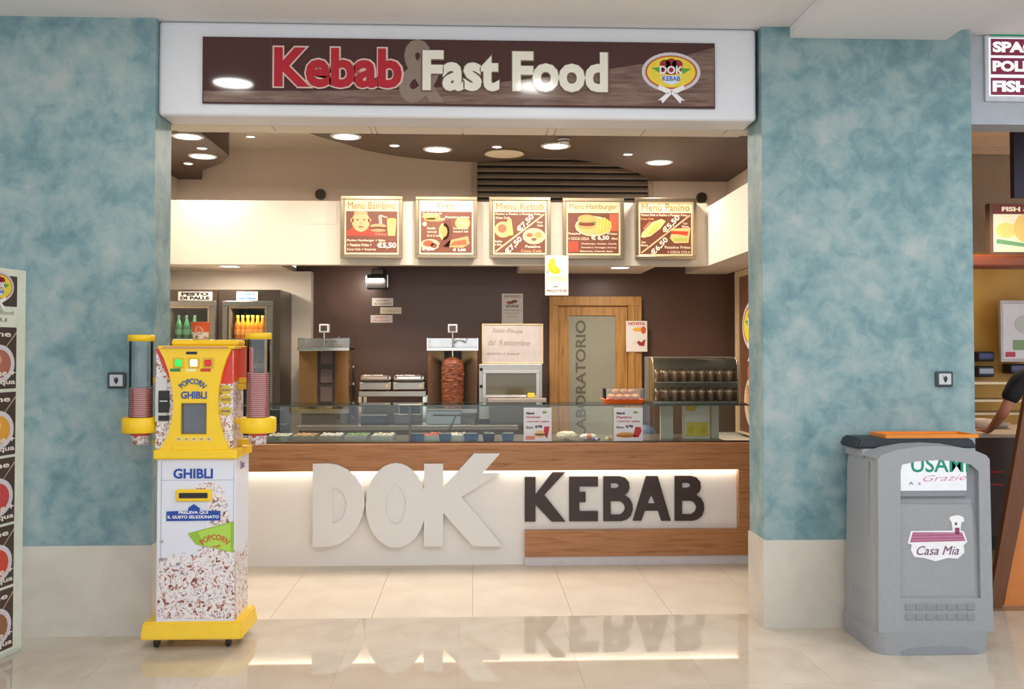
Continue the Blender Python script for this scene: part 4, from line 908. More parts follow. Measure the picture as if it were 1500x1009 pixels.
# right wall posters and ledge
xw = 2.66
def wall_poster(y_near, y_far, zlo, zhi, label):
    yc_ = (y_near+y_far)/2; t = thing('wall_lightbox_poster', label, 'poster', (xw, yc_, zlo), -PI/2)
    W = y_far-y_near; hh = zhi-zlo           # local: x from far(-) to near(+), facing -Y local => -X world
    fm = M('poster_frame',(232,206,160),.4)
    def L(b, n, par=t): return b.out(n, par, local=True)
    b = B(fm); b.box(-W/2,-W/2+.09,-.03,.05,0,hh).box(W/2-.09,W/2,-.03,.05,0,hh).box(-W/2+.09,W/2-.09,-.03,.05,hh-.06,hh).box(-W/2+.09,W/2-.09,-.03,.05,0,.02); L(b,'frame')
    b = B(pc(110,70,48,.15)).box(-W/2+.09,W/2-.09,-.01,.05,.02,hh-.06); L(b,'poster_sheet')
    b = B(); round_logo(b, -.02, hh-.55, .72, -.012, .25); L(b,'emblem')
    b = B(pc(206,110,70,.15)).disc(-.05,hh-1.0,.16,.10,-.012,.002).use(pc(220,190,130,.15)).rect(-.25,.2,hh-1.32,hh-1.12,-.012,.002); L(b,'food_picture')
    b = B(pc(226,206,176,.15)).disc(-.02,.32,.30,.26,-.012,.002,28).use(pc(206,160,110,.15)).disc(-.02,.34,.22,.18,-.014,.002,20).use(pc(196,80,50,.15)).disc(-.08,.42,.09,.06,-.016,.002,12); L(b,'plate_picture')
    return t
wall_poster(8.35, 9.50, .78, P(1078,398,9.45).z, 'tall backlit poster with the oval badge on the right side wall')
B(cream).box(2.30,2.715,6.6,YB-.002,.70,.745)
tag(B(M('ledge_white',(240,232,220),.4)).box(2.36,2.715,6.8,YB-.002,.70,.75).out('side_ledge'), 'white ledge running along the right side wall below the poster', 'shelf')

# ------------------------------------------------------------------ popcorn machine
yp = 5.16
bx0 = P(203,934,yp).x+.004; bx1 = P(355,934,yp).x; byb = 5.53
pm = thing('popcorn_machine', 'yellow and white coin operated popcorn machine with cup tubes, left of the shop opening', 'vending machine', ((bx0+bx1)/2, 5.34, 0))
zb0 = .055; zb1_ = P(280, 909, 5.2).z
b = B(yellow2); i_ = .03
v = [(bx0,yp,zb0),(bx1,yp,zb0),(bx1,byb,zb0),(bx0,byb,zb0),(bx0+.012,yp+.012,zb1_),(bx1-.014,yp+.012,zb1_),(bx1-.014,byb-.01,zb1_),(bx0+.012,byb-.01,zb1_)]
b.add([Vector(q) for q in v], [(3,2,1,0),(4,5,6,7),(0,1,5,4),(1,2,6,5),(2,3,7,6),(3,0,4,7)])
bmesh.ops.bevel(b.bm, geom=b.bm.edges[:], offset=.008, segments=2, affect='EDGES'); b.out('base', pm)
for a in (bx0+.07, bx1-.09):
    for c in (yp+.07, byb-.06): B(black).lathe([(.024,-.012),(.028,-.008),(.028,.008),(.024,.012)], (a,c,.028), 14, 'X').out('castor', pm)
yc1 = 5.19; cx0 = P(229,790,yc1).x; cx1 = P(344,790,yc1).x; cyb = 5.50
zc1 = P(285,672,yc1).z
B(M('cabinet_white',(226,228,238),.25,var=.01)).box(cx0,cx1,yc1,cyb,zb1_-.004,zc1,.004,1).out('cabinet', pm)
def X(px,py,Y=None): return XZ(px,py,yc1 if Y is None else Y)
dz0 = X(235,902)[1]
frame_l = B(M('door_seam',(170,172,190),.5)).rect(X(236,700)[0],X(237,700)[0],dz0,X(236,676)[1],yc1-.001,.001).rect(X(343,700)[0]-.003,X(343,700)[0],dz0,X(236,676)[1],yc1-.001,.001).rect(X(236,700)[0],X(343,700)[0],X(280,703.6)[1],X(280,702.8)[1],yc1-.001,.001); frame_l.out('door_seam', pm)
rr = random.Random(3)
top = [(232+i*4.4, 822+rr.uniform(-5,5)-(6 if i < 8 else 10)) for i in range(14)]+[(290,806),(296,800),(340,806),(344,806)]
B(popm).poly([X(230.5,906)]+[X(*q) for q in top if q[0] <= 344]+[X(344,906)], yc1-.002, .0015).out('popcorn_picture', pm)
col = [(287,712),(300,705),(318,708),(330,722),(334,745),(338,768),(338,775),(300,775),(310,750),(302,728),(290,722)]
b = B(popm).poly([X(*q) for q in col], yc1-.002, .0015); b.out('popcorn_stream', pm)
b = B(pc(150,190,60)).poly([X(275,781),X(343,763),X(343,809),X(326,806),X(316,803),X(300,800),X(287,797)], yc1-.0035,.001)
b.use(pc(176,214,84)).poly([X(290,779),X(338,766),X(338,808),X(320,803),X(300,799)], yc1-.0045,.001)
b.use(pc(200,90,40)); x_,z_ = X(315,786); wv = X(338,786)[0]-X(293,786)[0]
b.text('POPCORN', x_-wv/2, x_+wv/2, z_-.016, z_+.014, yc1-.006, .02, .001, .0, arc=.10); b.text('Fresh', x_-.012,x_+.03,z_-.055,z_-.043,yc1-.006,.02,.001,.2); b.out('cup_picture', pm)
bl = pc(28,70,160)
x0,z0 = X(254,701); x1,z1 = X(312,686); B(bl).text('GHIBLI', x0,x1,z0,z1,yc1-.003,.03,.002).out('lettering', pm)
b = B(bl); b.poly([X(244,763),X(244,749),X(276,747.5),X(276,744),X(284,738),X(293,744),X(293,747.5),X(323,748),X(323,762)], yc1-.0045,.001)
b.use(pc(240,240,246)); b.text('PRELEVA QUI', X(262,755)[0],X(305,755)[0],X(0,755)[1],X(0,750)[1],yc1-.006,.03,.001); b.text('IL GUSTO SELEZIONATO', X(246,761)[0],X(321,761)[0],X(0,761)[1],X(0,756.5)[1],yc1-.006,.03,.001); b.out('instruction_plate', pm)
x0,z0 = X(258,734); x1,z1 = X(311,716)
b = B(yellow).box(x0+.002,x1-.002,yc1-.018,yc1,z0,z1,.008,3); sl = b.out('slot_frame', pm)
B(black).box(x0+.02,x1-.02,yc1-.020,yc1-.017,z0+.018,z1-.018).out('slot', sl)
p = X(237,793); B(steel).cyl((p[0],yc1-.006,p[1]), .008, .008, 'Y', 12).out('lock', pm)
# right side print on the cabinet
b = B(popm)
ss = lambda y,z: Vector((cx1+.0015,y,z)); zpop = X(344,812)[1]
b.add([ss(yc1+.01,zb1_),ss(cyb-.01,zb1_),ss(cyb-.01,zpop+.02),ss(yc1+.2,zpop-.03),ss(yc1+.1,zpop),ss(yc1+.01,zpop-.01)], [(0,1,2,3,4,5)]); b.out('side_picture', pm)
b = B(pc(120,90,160)); tv, tf = text2d('3x', .03)
b.add([Vector((cx1+.002, yc1+.10+v.x*.10, X(350,690)[1]+v.y*.055)) for v in tv], tf); b.out('side_lettering', pm)
# yellow shelf between cabinet and head
zs0 = P(285,675,yc1-.02).z; zs1 = P(285,664,yc1-.02).z
B(yellow).box(P(224,668,5.165).x,P(345,668,5.165).x+.008,5.165,5.52,zc1,zc1+.05,.008,2).out('shelf', pm)
# head
yh = 5.215; hx0 = P(227,600,yh).x+.002; hx1 = P(341,600,yh).x; hz0 = zc1+.05; hz1 = P(285,511,yh).z
B(popm).box(hx0,hx1,yh,5.45,hz0,hz1,.004,1).out('head', pm)
def Xh(px,py): return XZ(px,py,yh)
rp = M('wing_red',(220,50,30),.3)
B(rp).poly([Xh(227,511),Xh(242,511),Xh(250,545),Xh(248,556),Xh(240,540),Xh(232,520)], yh-.002,.0015).out('red_wing', pm); B(rp).poly([Xh(326,511),Xh(341,511),Xh(341,562),Xh(322,562),Xh(318,550)], yh-.002,.0015).out('red_wing', pm)
B(redm).add([Vector((hx1+.001,y,z)) for y,z in ((yh+.004,hz1-.004),(5.446,hz1-.004),(5.446,Xh(341,556)[1]),(yh+.004,Xh(341,560)[1]))], [(0,1,2,3)])
b = B(redm); b.add([Vector((hx1+.001,y,z)) for y,z in ((yh+.004,hz1-.004),(5.446,hz1-.004),(5.446,Xh(341,556)[1]),(yh+.004,Xh(341,560)[1]))], [(0,1,2,3)]); b.out('side_red_panel', pm)
yq = 5.185
hg = [(231,508),(340,508),(332,524),(325,545),(320,570),(319,590),(321,615),(327,640),(336,658),(345,668),(224,668),(236,655),(246,636),(252,612),(254,590),(252,568),(247,545),(240,525)]
def Xq(px,py): return XZ(px,py,yq)
scr = [(266,591),(302,591),(302,635),(266,635)]
b = B(yellow).shape([[Xq(*q) for q in hg],[Xq(*q) for q in scr]], yq, yh-yq-.001); b.out('front_panel', pm)
sx0,sz0 = Xq(266,635); sx1,sz1 = Xq(302,591)
B(M('screen_glass',(92,96,102),.08)).box(sx0,sx1,yq+.012,yq+.02,sz0,sz1).out('screen', pm)
frame_box(pm, sx0-.004, sx1+.004, sz0-.004, sz1+.004, yq-.004, yq+.004, .006, M('screen_frame',(150,130,60),.4))
for px,c,e,lab in ((262,(40,200,70),.8,'green_button'),(284.5,(250,250,220),1.2,'white_button'),(305.5,(200,30,20),.25,'red_button')):
    p = Xq(px,531.5); B(M('button_surround',(214,186,60),.4)).box(p[0]-.028,p[0]+.028,yq-.008,yq,p[1]-.028,p[1]+.028,.004,1).out('button_surround', pm)
    B(M('btn_%d' % c[0], c, .3, emit=e)).box(p[0]-.018,p[0]+.018,yq-.016,yq-.006,p[1]-.018,p[1]+.018,.004,1).out(lab, pm)
b = B(pc(40,140,70)).rect(*[Xq(254,0)[0],Xq(269,0)[0],Xq(0,544.5)[1],Xq(0,540)[1]],yq-.001,.001).use(pc(250,240,170)).rect(Xq(277,0)[0],Xq(292,0)[0],Xq(0,544.5)[1],Xq(0,540)[1],yq-.001,.001).use(pc(206,60,40)).rect(Xq(298,0)[0],Xq(313,0)[0],Xq(0,544.5)[1],Xq(0,540)[1],yq-.001,.001)
b.use(black).rect(Xq(277,0)[0],Xq(293,0)[0],Xq(0,519)[1],Xq(0,515)[1],yq-.001,.001); b.out('button_labels', pm)
x_,z_ = Xq(282.5,559); b = B(pc(40,90,140)).text('POPCORN', x_-.075,x_+.075,z_-.013,z_+.018,yq-.003,.03,.001,0,arc=.085)
x0,z0 = Xq(265,584); x1,z1 = Xq(303,573); b.use(pc(30,80,160)).text('GHIBLI',x0,x1,z0,z1,yq-.003,.03,.001); b.out('lettering', pm)
b = B(pc(220,196,120))
for k in range(5):
    p = Xq(262+k*11,643); b.use(pc(226,206,150)).disc(p[0],p[1],.014,.012,yq-.001,.001,10).use(pc(110,96,80)).rect(p[0]-.006,p[0]+.006,p[1]-.002,p[1]+.003,yq-.002,.001)
b.out('pictogram_row', pm)
x0,z0 = Xq(252,664); x1,z1 = Xq(314,651)
B(yellow).box(x0,x1,yq-.006,yq,z0,z1,.003,1).out('hatch', pm)
# coin unit
x0,z0 = Xh(233,604); x1,z1 = Xh(249,572)
B(M('coin_plate',(206,206,204),.3)).box(hx0+.002,Xh(250,0)[0],yh-.008,yh,Xh(0,618)[1],Xh(0,553)[1]).out('coin_plate', pm)
B(black).box(x0,x1,yh-.016,yh-.007,z0,z1,.003,1).out('coin_unit', pm)
B(pc(210,210,210)).rect(x0+.008,x1-.008,(z0+z1)/2,(z0+z1)/2+.006,yh-.018,.001).out('coin_slot', pm)
B(black).box(x0,x1,yh-.012,yh-.007,Xh(0,617)[1],Xh(0,609)[1],.002,1).out('coin_return', pm)
b = B()
for k,(py,s) in enumerate(((571,'SALATO'),(585,'DOLCE'),(602,'CARAMEL'))):
    p = Xh(331,py); b.use(pc(214,184,40)).disc(p[0],p[1],.032,.024,yh-.002-.0004*k,.001,14).use(pc(120,100,150)).text(s,p[0]-.024,p[0]+.024,p[1]-.006,p[1]+.006,yh-.0045,.02,.001)
b.out('flavour_stickers', pm)
# roof
zr0 = hz1; B(yellow).box(P(231,508,5.18).x,P(343,508,5.18).x,5.18,5.46,zr0,zr0+.018,.004,1).out('roof', pm)
B(M('roof_strip',(206,150,120),.5)).box(P(238,508,5.175).x,P(334,508,5.175).x,5.175,5.181,zr0+.003,zr0+.013).out('roof_strip', pm)
rx0 = P(254,500,5.3).x; rx1 = P(352,500,5.3).x
B(yellow).box(rx0,rx1,5.26,5.42,zr0+.018,zr0+.05,.012,3).out('roof_lid', pm)
# cup on the roof
def papercup(x,y,z,r0,r1,h,lower,upper,label,grp=None,swirl=False):
    o = B(lower).lathe([(.0001,0),(r0,0),(r0+(r1-r0)*.45,h*.45)], (0,0,0), 22, cap=False).use(upper).lathe([(r0+(r1-r0)*.45,h*.45),(r1,h),(r1+.003,h+.002),(r1,h+.005),(r1-.003,h)], (0,0,0), 22, cap=False).out('paper_cup', local=True)
    o.location = (x,y,z); tag(o, label, 'paper cup', grp); return o
cupred = M('cup_red',(222,90,54),.4); cupwhite = M('cup_white',(236,214,206),.4); cuppop = _mc['popcorn_print']
zt3 = zr0+.05; hcp = P(294,473,5.32).z-zt3; px_ = P(294,485,5.32)
o = papercup(px_.x,5.32,zt3,.038,.052,P(294,473,5.32).z-zt3,cuppop,cupred,'red and orange popcorn cup standing on top of the machine')
b = B(pc(246,214,170)); n = 14
for a0,a1,r in ((0,2.4,.024),(2.2,4.6,.018),(4.3,6.2,.026)):
    pts = [(r*math.cos(a0+(a1-a0)*k/n), r*math.sin(a0+(a1-a0)*k/n)) for k in range(n+1)]+[((r-.008)*math.cos(a0+(a1-a0)*k/n), (r-.008)*math.sin(a0+(a1-a0)*k/n)) for k in range(n,-1,-1)]
    pts = [(a, hcp*.55+c) for a,c in pts]; vs, fs = shape2d([pts], .0001)
    b.add([Vector((v.x, -math.sqrt(max((.038+.014*v.y/hcp+.0015)**2-v.x**2,0)), v.y)) for v in vs], fs)
b.out('swirl_print', o, local=True)
# cup tubes and cup stacks
def cup_tube(pxc, side, cap_y, ring_y, n, top_y, lab):
    Y = 5.27; c = P(pxc, 600, Y); R = .062
    zc_ = P(pxc, cap_y, Y).z; zr_ = P(pxc, ring_y, Y).z; zt_ = P(pxc, top_y, Y).z
    s = -1 if side == 'left' else 1
    xin = hx0 if s < 0 else hx1
    t = B(yellow).lathe([(R+.004,-.042),(R+.03,-.042),(R+.036,-.036),(R+.036,.036),(R+.03,.042),(R+.004,.042),(R+.004,-.042)], (c.x,Y,zr_), 30, cap=False).out('cup_ring', pm)
    B(yellow).lathe([(.0001,.035),(R+.004,.035),(R+.008,.03),(R+.008,.0),(R+.001,.0),(R+.001,.028)], (c.x,Y,zc_-.018), 28, cap=False).out('cap', t)
    B(clear).lathe([(R,0),(R,zc_-.01-zr_)], (c.x,Y,zr_), 28, cap=False).out('tube', t)
    for zz in (zr_+.02, zr_-.10, zr_+.24):
        a0,a1 = sorted((xin, c.x-s*(R-.02)))
        if zz == zr_+.02: a0,a1 = sorted((xin, c.x-s*(R+.01)))
        B(yellow).box(a0,a1,Y+.0 if zz==zr_+.02 else Y+.066,Y+.03 if zz==zr_+.02 else Y+.12,zz-.016,zz+.016,.005,2).out('bracket', t)
    proto = None; z0 = zr_-.105; hc = .105; pitch = (zt_-(z0+hc))/max(n-1,1)
    for k in range(n):
        lb = 'nested striped paper cup, %s from the bottom in the %s cup tube' % (ORD[k], side)
        if k == 0: proto = papercup(c.x,Y,z0,.043,.056,hc,cuppop,M('cup_rose',(206,70,70),.4),'popcorn printed cup hanging lowest under the %s yellow ring' % side); 
        elif k == 1: pr_ = papercup(c.x,Y,z0+pitch,.043,.056,hc,M('cup_pink',(196,90,84),.4),M('cup_stripe',(190,84,80),.4),lb,'nested paper cups in the %s tube' % side); B(cupwhite).lathe([(.0555,hc+.0005),(.0590,hc+.003),(.0555,hc+.0055)],(0,0,0),22,cap=False).out('rim', pr_, local=True)
        else:
            o = pr_.copy(); C.objects.link(o); o.location = (c.x,Y,z0+pitch*k); o['label'] = lb
            for ch in pr_.children: q_ = ch.copy(); C.objects.link(q_); q_.parent = o
    return t
cup_tube(378,'right',492,622,26,548,'')
cup_tube(206,'left',495,622,18,570,'')
# orange tinted chute between head and right tube
B(glass_mat('red_tint', (.95,.28,.16), .04, opac=.35)).box(P(345,530,5.36).x, P(368,530,5.36).x, 5.34, 5.42, P(355,562,5.36).z, P(355,508,5.36).z,.01,2).out('red_dispenser', pm)
B(yellow).box(P(345,564,5.36).x, P(365,564,5.36).x, 5.33, 5.43, P(355,570,5.36).z, P(355,561,5.36).z,.006,2).out('dispenser_cap', pm)
# cord
tag(B(black).tube([(bx0+.09,5.50,.30),(bx0+.05,5.42,.27),(bx0+.035,5.38,.2),(bx0+.03,5.37,zb1_+.02),(bx0+.05,5.38,zb1_+.008),(bx0+.075,5.42,zb1_+.02)], .005).out('power_cord', pm), '', '') if False else B(black).tube([(bx0+.09,5.52,.30),(bx0+.06,5.45,.27),(bx0+.035,5.38,.2),(bx0+.03,5.36,zb1_+.02),(bx0+.05,5.37,zb1_+.008),(bx0+.075,5.42,zb1_+.03)], .005).out('power_cord', pm)

# ------------------------------------------------------------------ grey rubbish bin
yb_ = 4.93
X0 = P(1283,850,yb_).x; X1 = P(1452,850,yb_).x; ybk2 = 5.40
bn = thing('rubbish_bin', 'large grey plastic rubbish bin with arched hood, in front of the right blue pillar', 'rubbish bin', ((X0+X1)/2, 5.16, 0))
def Xb(px,py,Y=yb_): return XZ(px,py,Y)
ztp = Xb(1370,653)[1]; zsh_ = Xb(1283,672)[1]
W = X1-X0; xm = (X0+X1)/2
def sect(hw, y0, y1, r, n=4):
    pts = []
    for cxx, cyy, a0 in ((hw-r, y0+r, -PI/2), (hw-r*.6, y1-r*.6, 0), (-hw+r*.6, y1-r*.6, PI/2), (-hw+r, y0+r, PI)):
        rr_ = r if cyy == y0+r else r*.6
        for k in range(n+1): a = a0+PI/2*k/n; pts.append((xm+cxx+rr_*math.cos(a), cyy+rr_*math.sin(a)))
    return pts
secs = [(.0,.985,.0),(.05,.995,-.004),(.113,1.02,-.010),(.118,.965,.012),(.5,.95,.02),(.88,.93,.035),(.955,.90,.05)]
b = B(greyp); vs = []; fs = []
for zf, wf, dy in secs:
    z = zf if zf < .13 else .118+(zsh_-.118)*(zf-.118)/(.955-.118)
    vs += [Vector((x,y,z)) for x,y in sect(W/2*wf, yb_+dy, ybk2-dy*.3, .07)]
m = 20
for i in range(len(secs)-1):
    for k in range(m): fs.append((i*m+k, i*m+(k+1)%m, (i+1)*m+(k+1)%m, (i+1)*m+k))
fs += [tuple(range(m-1,-1,-1)), tuple((len(secs)-1)*m+k for k in range(m))]
b.add(vs, fs); b.out('bin_body', bn)
# hood: arch in front
yh2 = yb_+.02
arch = [Xb(1284,672,yh2),Xb(1290,666,yh2),Xb(1310,659,yh2),Xb(1340,654,yh2),Xb(1370,652.5,yh2),Xb(1400,654,yh2),Xb(1425,659,yh2),Xb(1442,666,yh2),Xb(1447,672,yh2)]
xsL, xsR = arch[0][0], arch[-1][0]
outer = [(xsL-.004,.115)]+arch+[(xsR+.01,.115)]
# front fascia ring with opening
op = [Xb(1317,875,yh2),Xb(1317,690,yh2),Xb(1319,680,yh2),Xb(1340,675,yh2),Xb(1370,673,yh2),Xb(1400,675,yh2),Xb(1420,680,yh2),Xb(1431,690,yh2),Xb(1434,875,yh2)]
B(greyp).shape([outer, op], yb_+.002, .035).out('front_frame', bn)
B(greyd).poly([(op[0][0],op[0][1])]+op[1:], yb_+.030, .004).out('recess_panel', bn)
b = B(greyp)
n = len(arch); yb2 = ybk2-.02
for i in range(n-1):
    (xA,zA),(xB,zB) = arch[i],arch[i+1]; b.add([Vector((xA,yb_+.03,zA)),Vector((xB,yb_+.03,zB)),Vector((xB,yb_+.20,zB)),Vector((xA,yb_+.20,zA))],[(0,1,2,3)])
b.add([Vector((x,yb_+.20,z)) for x,z in arch]+[Vector((xsR,yb_+.20,zsh_-.02)),Vector((xsL,yb_+.20,zsh_-.02))],[tuple(range(n+2))])
b.out('hood', bn)
B(greyp).box(xsL,xsR,yb_+.2,ybk2-.02,zsh_-.02,zsh_+.03,.01,2).out('lid', bn)
# door panel inside recess
d0 = Xb(1319,866); d1 = Xb(1424,741)
B(greyp).poly([Xb(1319,874),Xb(1319,743),Xb(1322,739),Xb(1420,739),Xb(1426,745),Xb(1431,874)], yb_+.014, .014).out('door_panel', bn)
for r in range(2):
    for k in range(7):
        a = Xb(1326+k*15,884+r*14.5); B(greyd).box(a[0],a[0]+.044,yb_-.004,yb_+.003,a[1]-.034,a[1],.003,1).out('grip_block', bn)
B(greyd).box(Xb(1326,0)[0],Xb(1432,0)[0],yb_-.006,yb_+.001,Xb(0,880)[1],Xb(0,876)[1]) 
# flap and sticker
f0 = Xb(1318,728); f1b = Xb(1417,676)
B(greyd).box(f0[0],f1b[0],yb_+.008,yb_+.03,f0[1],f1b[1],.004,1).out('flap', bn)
s0 = Xb(1320,719); s1 = Xb(1416,673)
B(pc(236,238,244)).box(s0[0],s1[0],yb_+.004,yb_+.0075,s0[1],s1[1]).out('sticker', bn)
b = B(pc(20,140,110)).text('USAMI', Xb(1328,0)[0],Xb(1411,0)[0],Xb(0,699)[1],Xb(0,675)[1],yb_+.0035,.015,.001)
b.use(pc(206,120,140)).text('Grazie', Xb(1345,0)[0],Xb(1408,0)[0],Xb(0,712)[1],Xb(0,703)[1],yb_+.0035,-.01,.001,.03,shear=.4); b.use(pc(70,74,80)).text('A  z', Xb(1324,0)[0],Xb(1342,0)[0],Xb(0,718)[1],Xb(0,713)[1],yb_+.0035,.0,.001); b.out('sticker_lettering', bn)
ylg = yb_+.012
q = lambda a,c: XZ(1210+a*290/813, 620+c*360/1009, ylg)
b = B(pc(238,238,240)).poly([q(*p_) for p_ in ((335,492),(348,442),(520,440),(515,405),(505,392),(512,382),(540,376),(563,384),(568,400),(555,408),(552,440),(566,444),(580,486),(565,500),(568,530),(540,556),(500,552),(450,566),(400,552),(362,548),(348,520),(352,498))], ylg-.001,.001)
b.use(pc(170,96,130)).poly([q(*p_) for p_ in ((344,488),(356,447),(558,447),(572,482))], ylg-.002,.001)
b.use(pc(206,150,172))
for k in range(3): b.poly([q(350+k*4,478-k*12),q(566-k*4,474-k*12),q(566-k*4,476-k*12),q(350+k*4,480-k*12)], ylg-.003,.001)
b.use(pc(140,60,90)).rect(q(524,0)[0],q(542,0)[0],q(0,458)[1],q(0,432)[1],ylg-.003,.001); b.use(pc(90,80,84)).disc(*q(533,412),.007,.008,ylg-.002,.001,10)
x0_,z0_2 = q(372,540); x1_,z1_2 = q(545,502); b.use(pc(120,70,110)).text('Casa Mia', x0_,x1_,z0_2,z1_2,ylg-.003,.0,.001,0,shear=.35); b.out('emblem', bn)
# plinth skirt notch and side seam
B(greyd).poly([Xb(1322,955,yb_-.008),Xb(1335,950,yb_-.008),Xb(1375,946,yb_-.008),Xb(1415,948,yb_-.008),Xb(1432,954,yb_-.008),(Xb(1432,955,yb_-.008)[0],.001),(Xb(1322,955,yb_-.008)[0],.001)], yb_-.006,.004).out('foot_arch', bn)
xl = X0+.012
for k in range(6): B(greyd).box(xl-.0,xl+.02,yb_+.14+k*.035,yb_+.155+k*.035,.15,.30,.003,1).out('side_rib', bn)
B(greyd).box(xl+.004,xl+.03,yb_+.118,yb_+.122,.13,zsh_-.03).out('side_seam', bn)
# black tray and orange tray on top
zt4 = zsh_+.03
bx_0 = P(1249,650,5.2).x; bx_1 = P(1426,650,5.2).x
b = B(M('tray_black',(34,38,46),.5)); v = [(bx_0+.0,5.15,zt4),(bx_1,5.15,zt4),(bx_1,5.40,zt4),(bx_0,5.40,zt4),(bx_0+.02,5.16,zt4+.055),(bx_1-.03,5.16,zt4+.055),(bx_1-.03,5.39,zt4+.055),(bx_0+.02,5.39,zt4+.055)]
b.add([Vector(q_) for q_ in v], [(3,2,1,0),(4,5,6,7),(0,1,5,4),(1,2,6,5),(2,3,7,6),(3,0,4,7)]); bmesh.ops.bevel(b.bm, geom=b.bm.edges[:], offset=.01, segments=2, affect='EDGES'); b.out('ash_tray_top', bn)
o = B(M('tray_orange',(236,140,40),.4)).lathe([(.0001,.0),(.20,.0),(.245,.018),(.25,.018),(.25,.022),(.24,.022),(.195,.005),(.0001,.005)], (P(1345,640,5.28).x,5.275,zt4+.055), 4, cap=False, smooth=False, sy=.46)
v2 = o.bm; bmesh.ops.rotate(v2, cent=Vector((P(1345,640,5.28).x,5.275,0)), matrix=Matrix.Rotation(0,3,'Z'), verts=v2.verts[:]); v2.free()
xo = P(1352,640,5.28).x; b = B(_mc['tray_orange']); 
b.box(xo-.25,xo+.25,5.18,5.38,zt4+.055,zt4+.062).box(xo-.26,xo+.26,5.17,5.18,zt4+.055,zt4+.074).box(xo-.26,xo+.26,5.38,5.39,zt4+.055,zt4+.074).box(xo-.26,xo-.25,5.18,5.38,zt4+.055,zt4+.074).box(xo+.25,xo+.26,5.18,5.38,zt4+.055,zt4+.074)
tag(b.out('serving_tray'), 'orange serving tray lying on the black top of the rubbish bin', 'tray')

# ------------------------------------------------------------------ wall switches
def switch(px, py, label, w_=.098):
    p = P(px,py,YW-.001); t = thing('wall_switch', label, 'wall switch', (p.x, YW, p.z-.045))
    B(M('switch_frame',(52,62,68),.4)).box(p.x-.052,p.x+.052,YW-.018,YW-.001,p.z-.045,p.z+.045,.008,2).out('frame', t)
    B(M('switch_plate',(196,200,204),.3)).box(p.x-.036,p.x+.036,YW-.023,YW-.018,p.z-.032,p.z+.032,.003,1).out('plate', t)
    B(black).poly([(p.x-.018,p.z+.022),(p.x-.004,p.z+.006),(p.x-.014,p.z+.006),(p.x,p.z-.022),(p.x+.014,p.z-.002),(p.x+.006,p.z+.02),(p.x-.002,p.z+.012)], YW-.025,.002).out('pictogram', t)
switch(172,557,'small square wall switch with a black pictogram on the left blue wall'); switch(1382,555,'small square wall switch with a black pictogram on the right blue pillar')

# ------------------------------------------------------------------ menu totem at the left edge
al = math.radians(12); fy = 5.24; fx = P(35, 700, fy).x
tw = .75; tm = thing('menu_totem', 'tall free-standing cream menu totem with dark food pictures at the left edge', 'sign stand', (fx, fy, 0), PI/2-al)
# local x runs from far corner (0) towards the viewer at -tw ; local -y is the picture face
hh = 2.015
B(M('totem_cream',(222,224,206),.4)).box(-tw,0,0,.05,.0,hh,.004,1).out('board', tm, local=True)
B(M('totem_foot',(200,202,190),.4)).box(-tw,-.02,-.02,.16,0,.018,.003,1).out('foot', tm, local=True)
bw = (74,54,46)
def tpanel(z0, z1, kind):
    b = B(pc(*bw)).rect(-tw+.06,-.075,z0,z1,-.002,.002)
    if kind == 'logo': round_logo(b, -.22, (z0+z1)/2+.02, .24, -.003)
    else:
        zz = (z0+z1)/2
        b.use(pc(190,170,140)).poly([(-.075,z1-.03),(-.075,z1-.02),(-.30,z1-.24),(-.305,z1-.235)],-.003,.001)
        b.use(pc(214,206,210)).disc(-.21,zz-.03,.12,.10,-.004,.001,24)
        c = {'a':(170,104,84),'b':(222,160,60),'c':(196,70,66),'d':(206,70,50),'e':(150,100,70)}[kind]
        b.use(pc(*c)).disc(-.21,zz-.03,.09,.075,-.006,.001,16).use(pc(*(min(255,v+40) for v in c))).disc(-.23,zz-.01,.04,.03,-.008,.001,10)
        b.use(pc(236,226,214)).text('\u20ac 3,50',-.52,-.30,zz+.02,zz+.10,-.004,.03,.001).text('Patatine +',-.40,-.09,z0+.065,z0+.10,-.009,.02,.001).text('+ Acqua',-.36,-.09,z0+.015,z0+.05,-.009,.02,.001).text('Panine',-.40,-.12,z1-.05,z1-.02,-.004,.02,.001)
    b.out('picture', tm, local=True)
def tz(py): return 1.58-(py-515)*5.2/1428
tpanel(tz(450),tz(406),'logo')
for a,c,k in ((480,568,'a'),(573,663,'b'),(667,760,'c'),(764,850,'d'),(854,940,'e')): tpanel(tz(c),tz(a),k)
B(pc(150,140,130)).text('kebab & fast food',-.5,-.1,tz(462),tz(456),-.002,.0,.001).text('menu',-.45,-.15,tz(472),tz(467),-.002,.0,.001).out('small_print', tm, local=True)

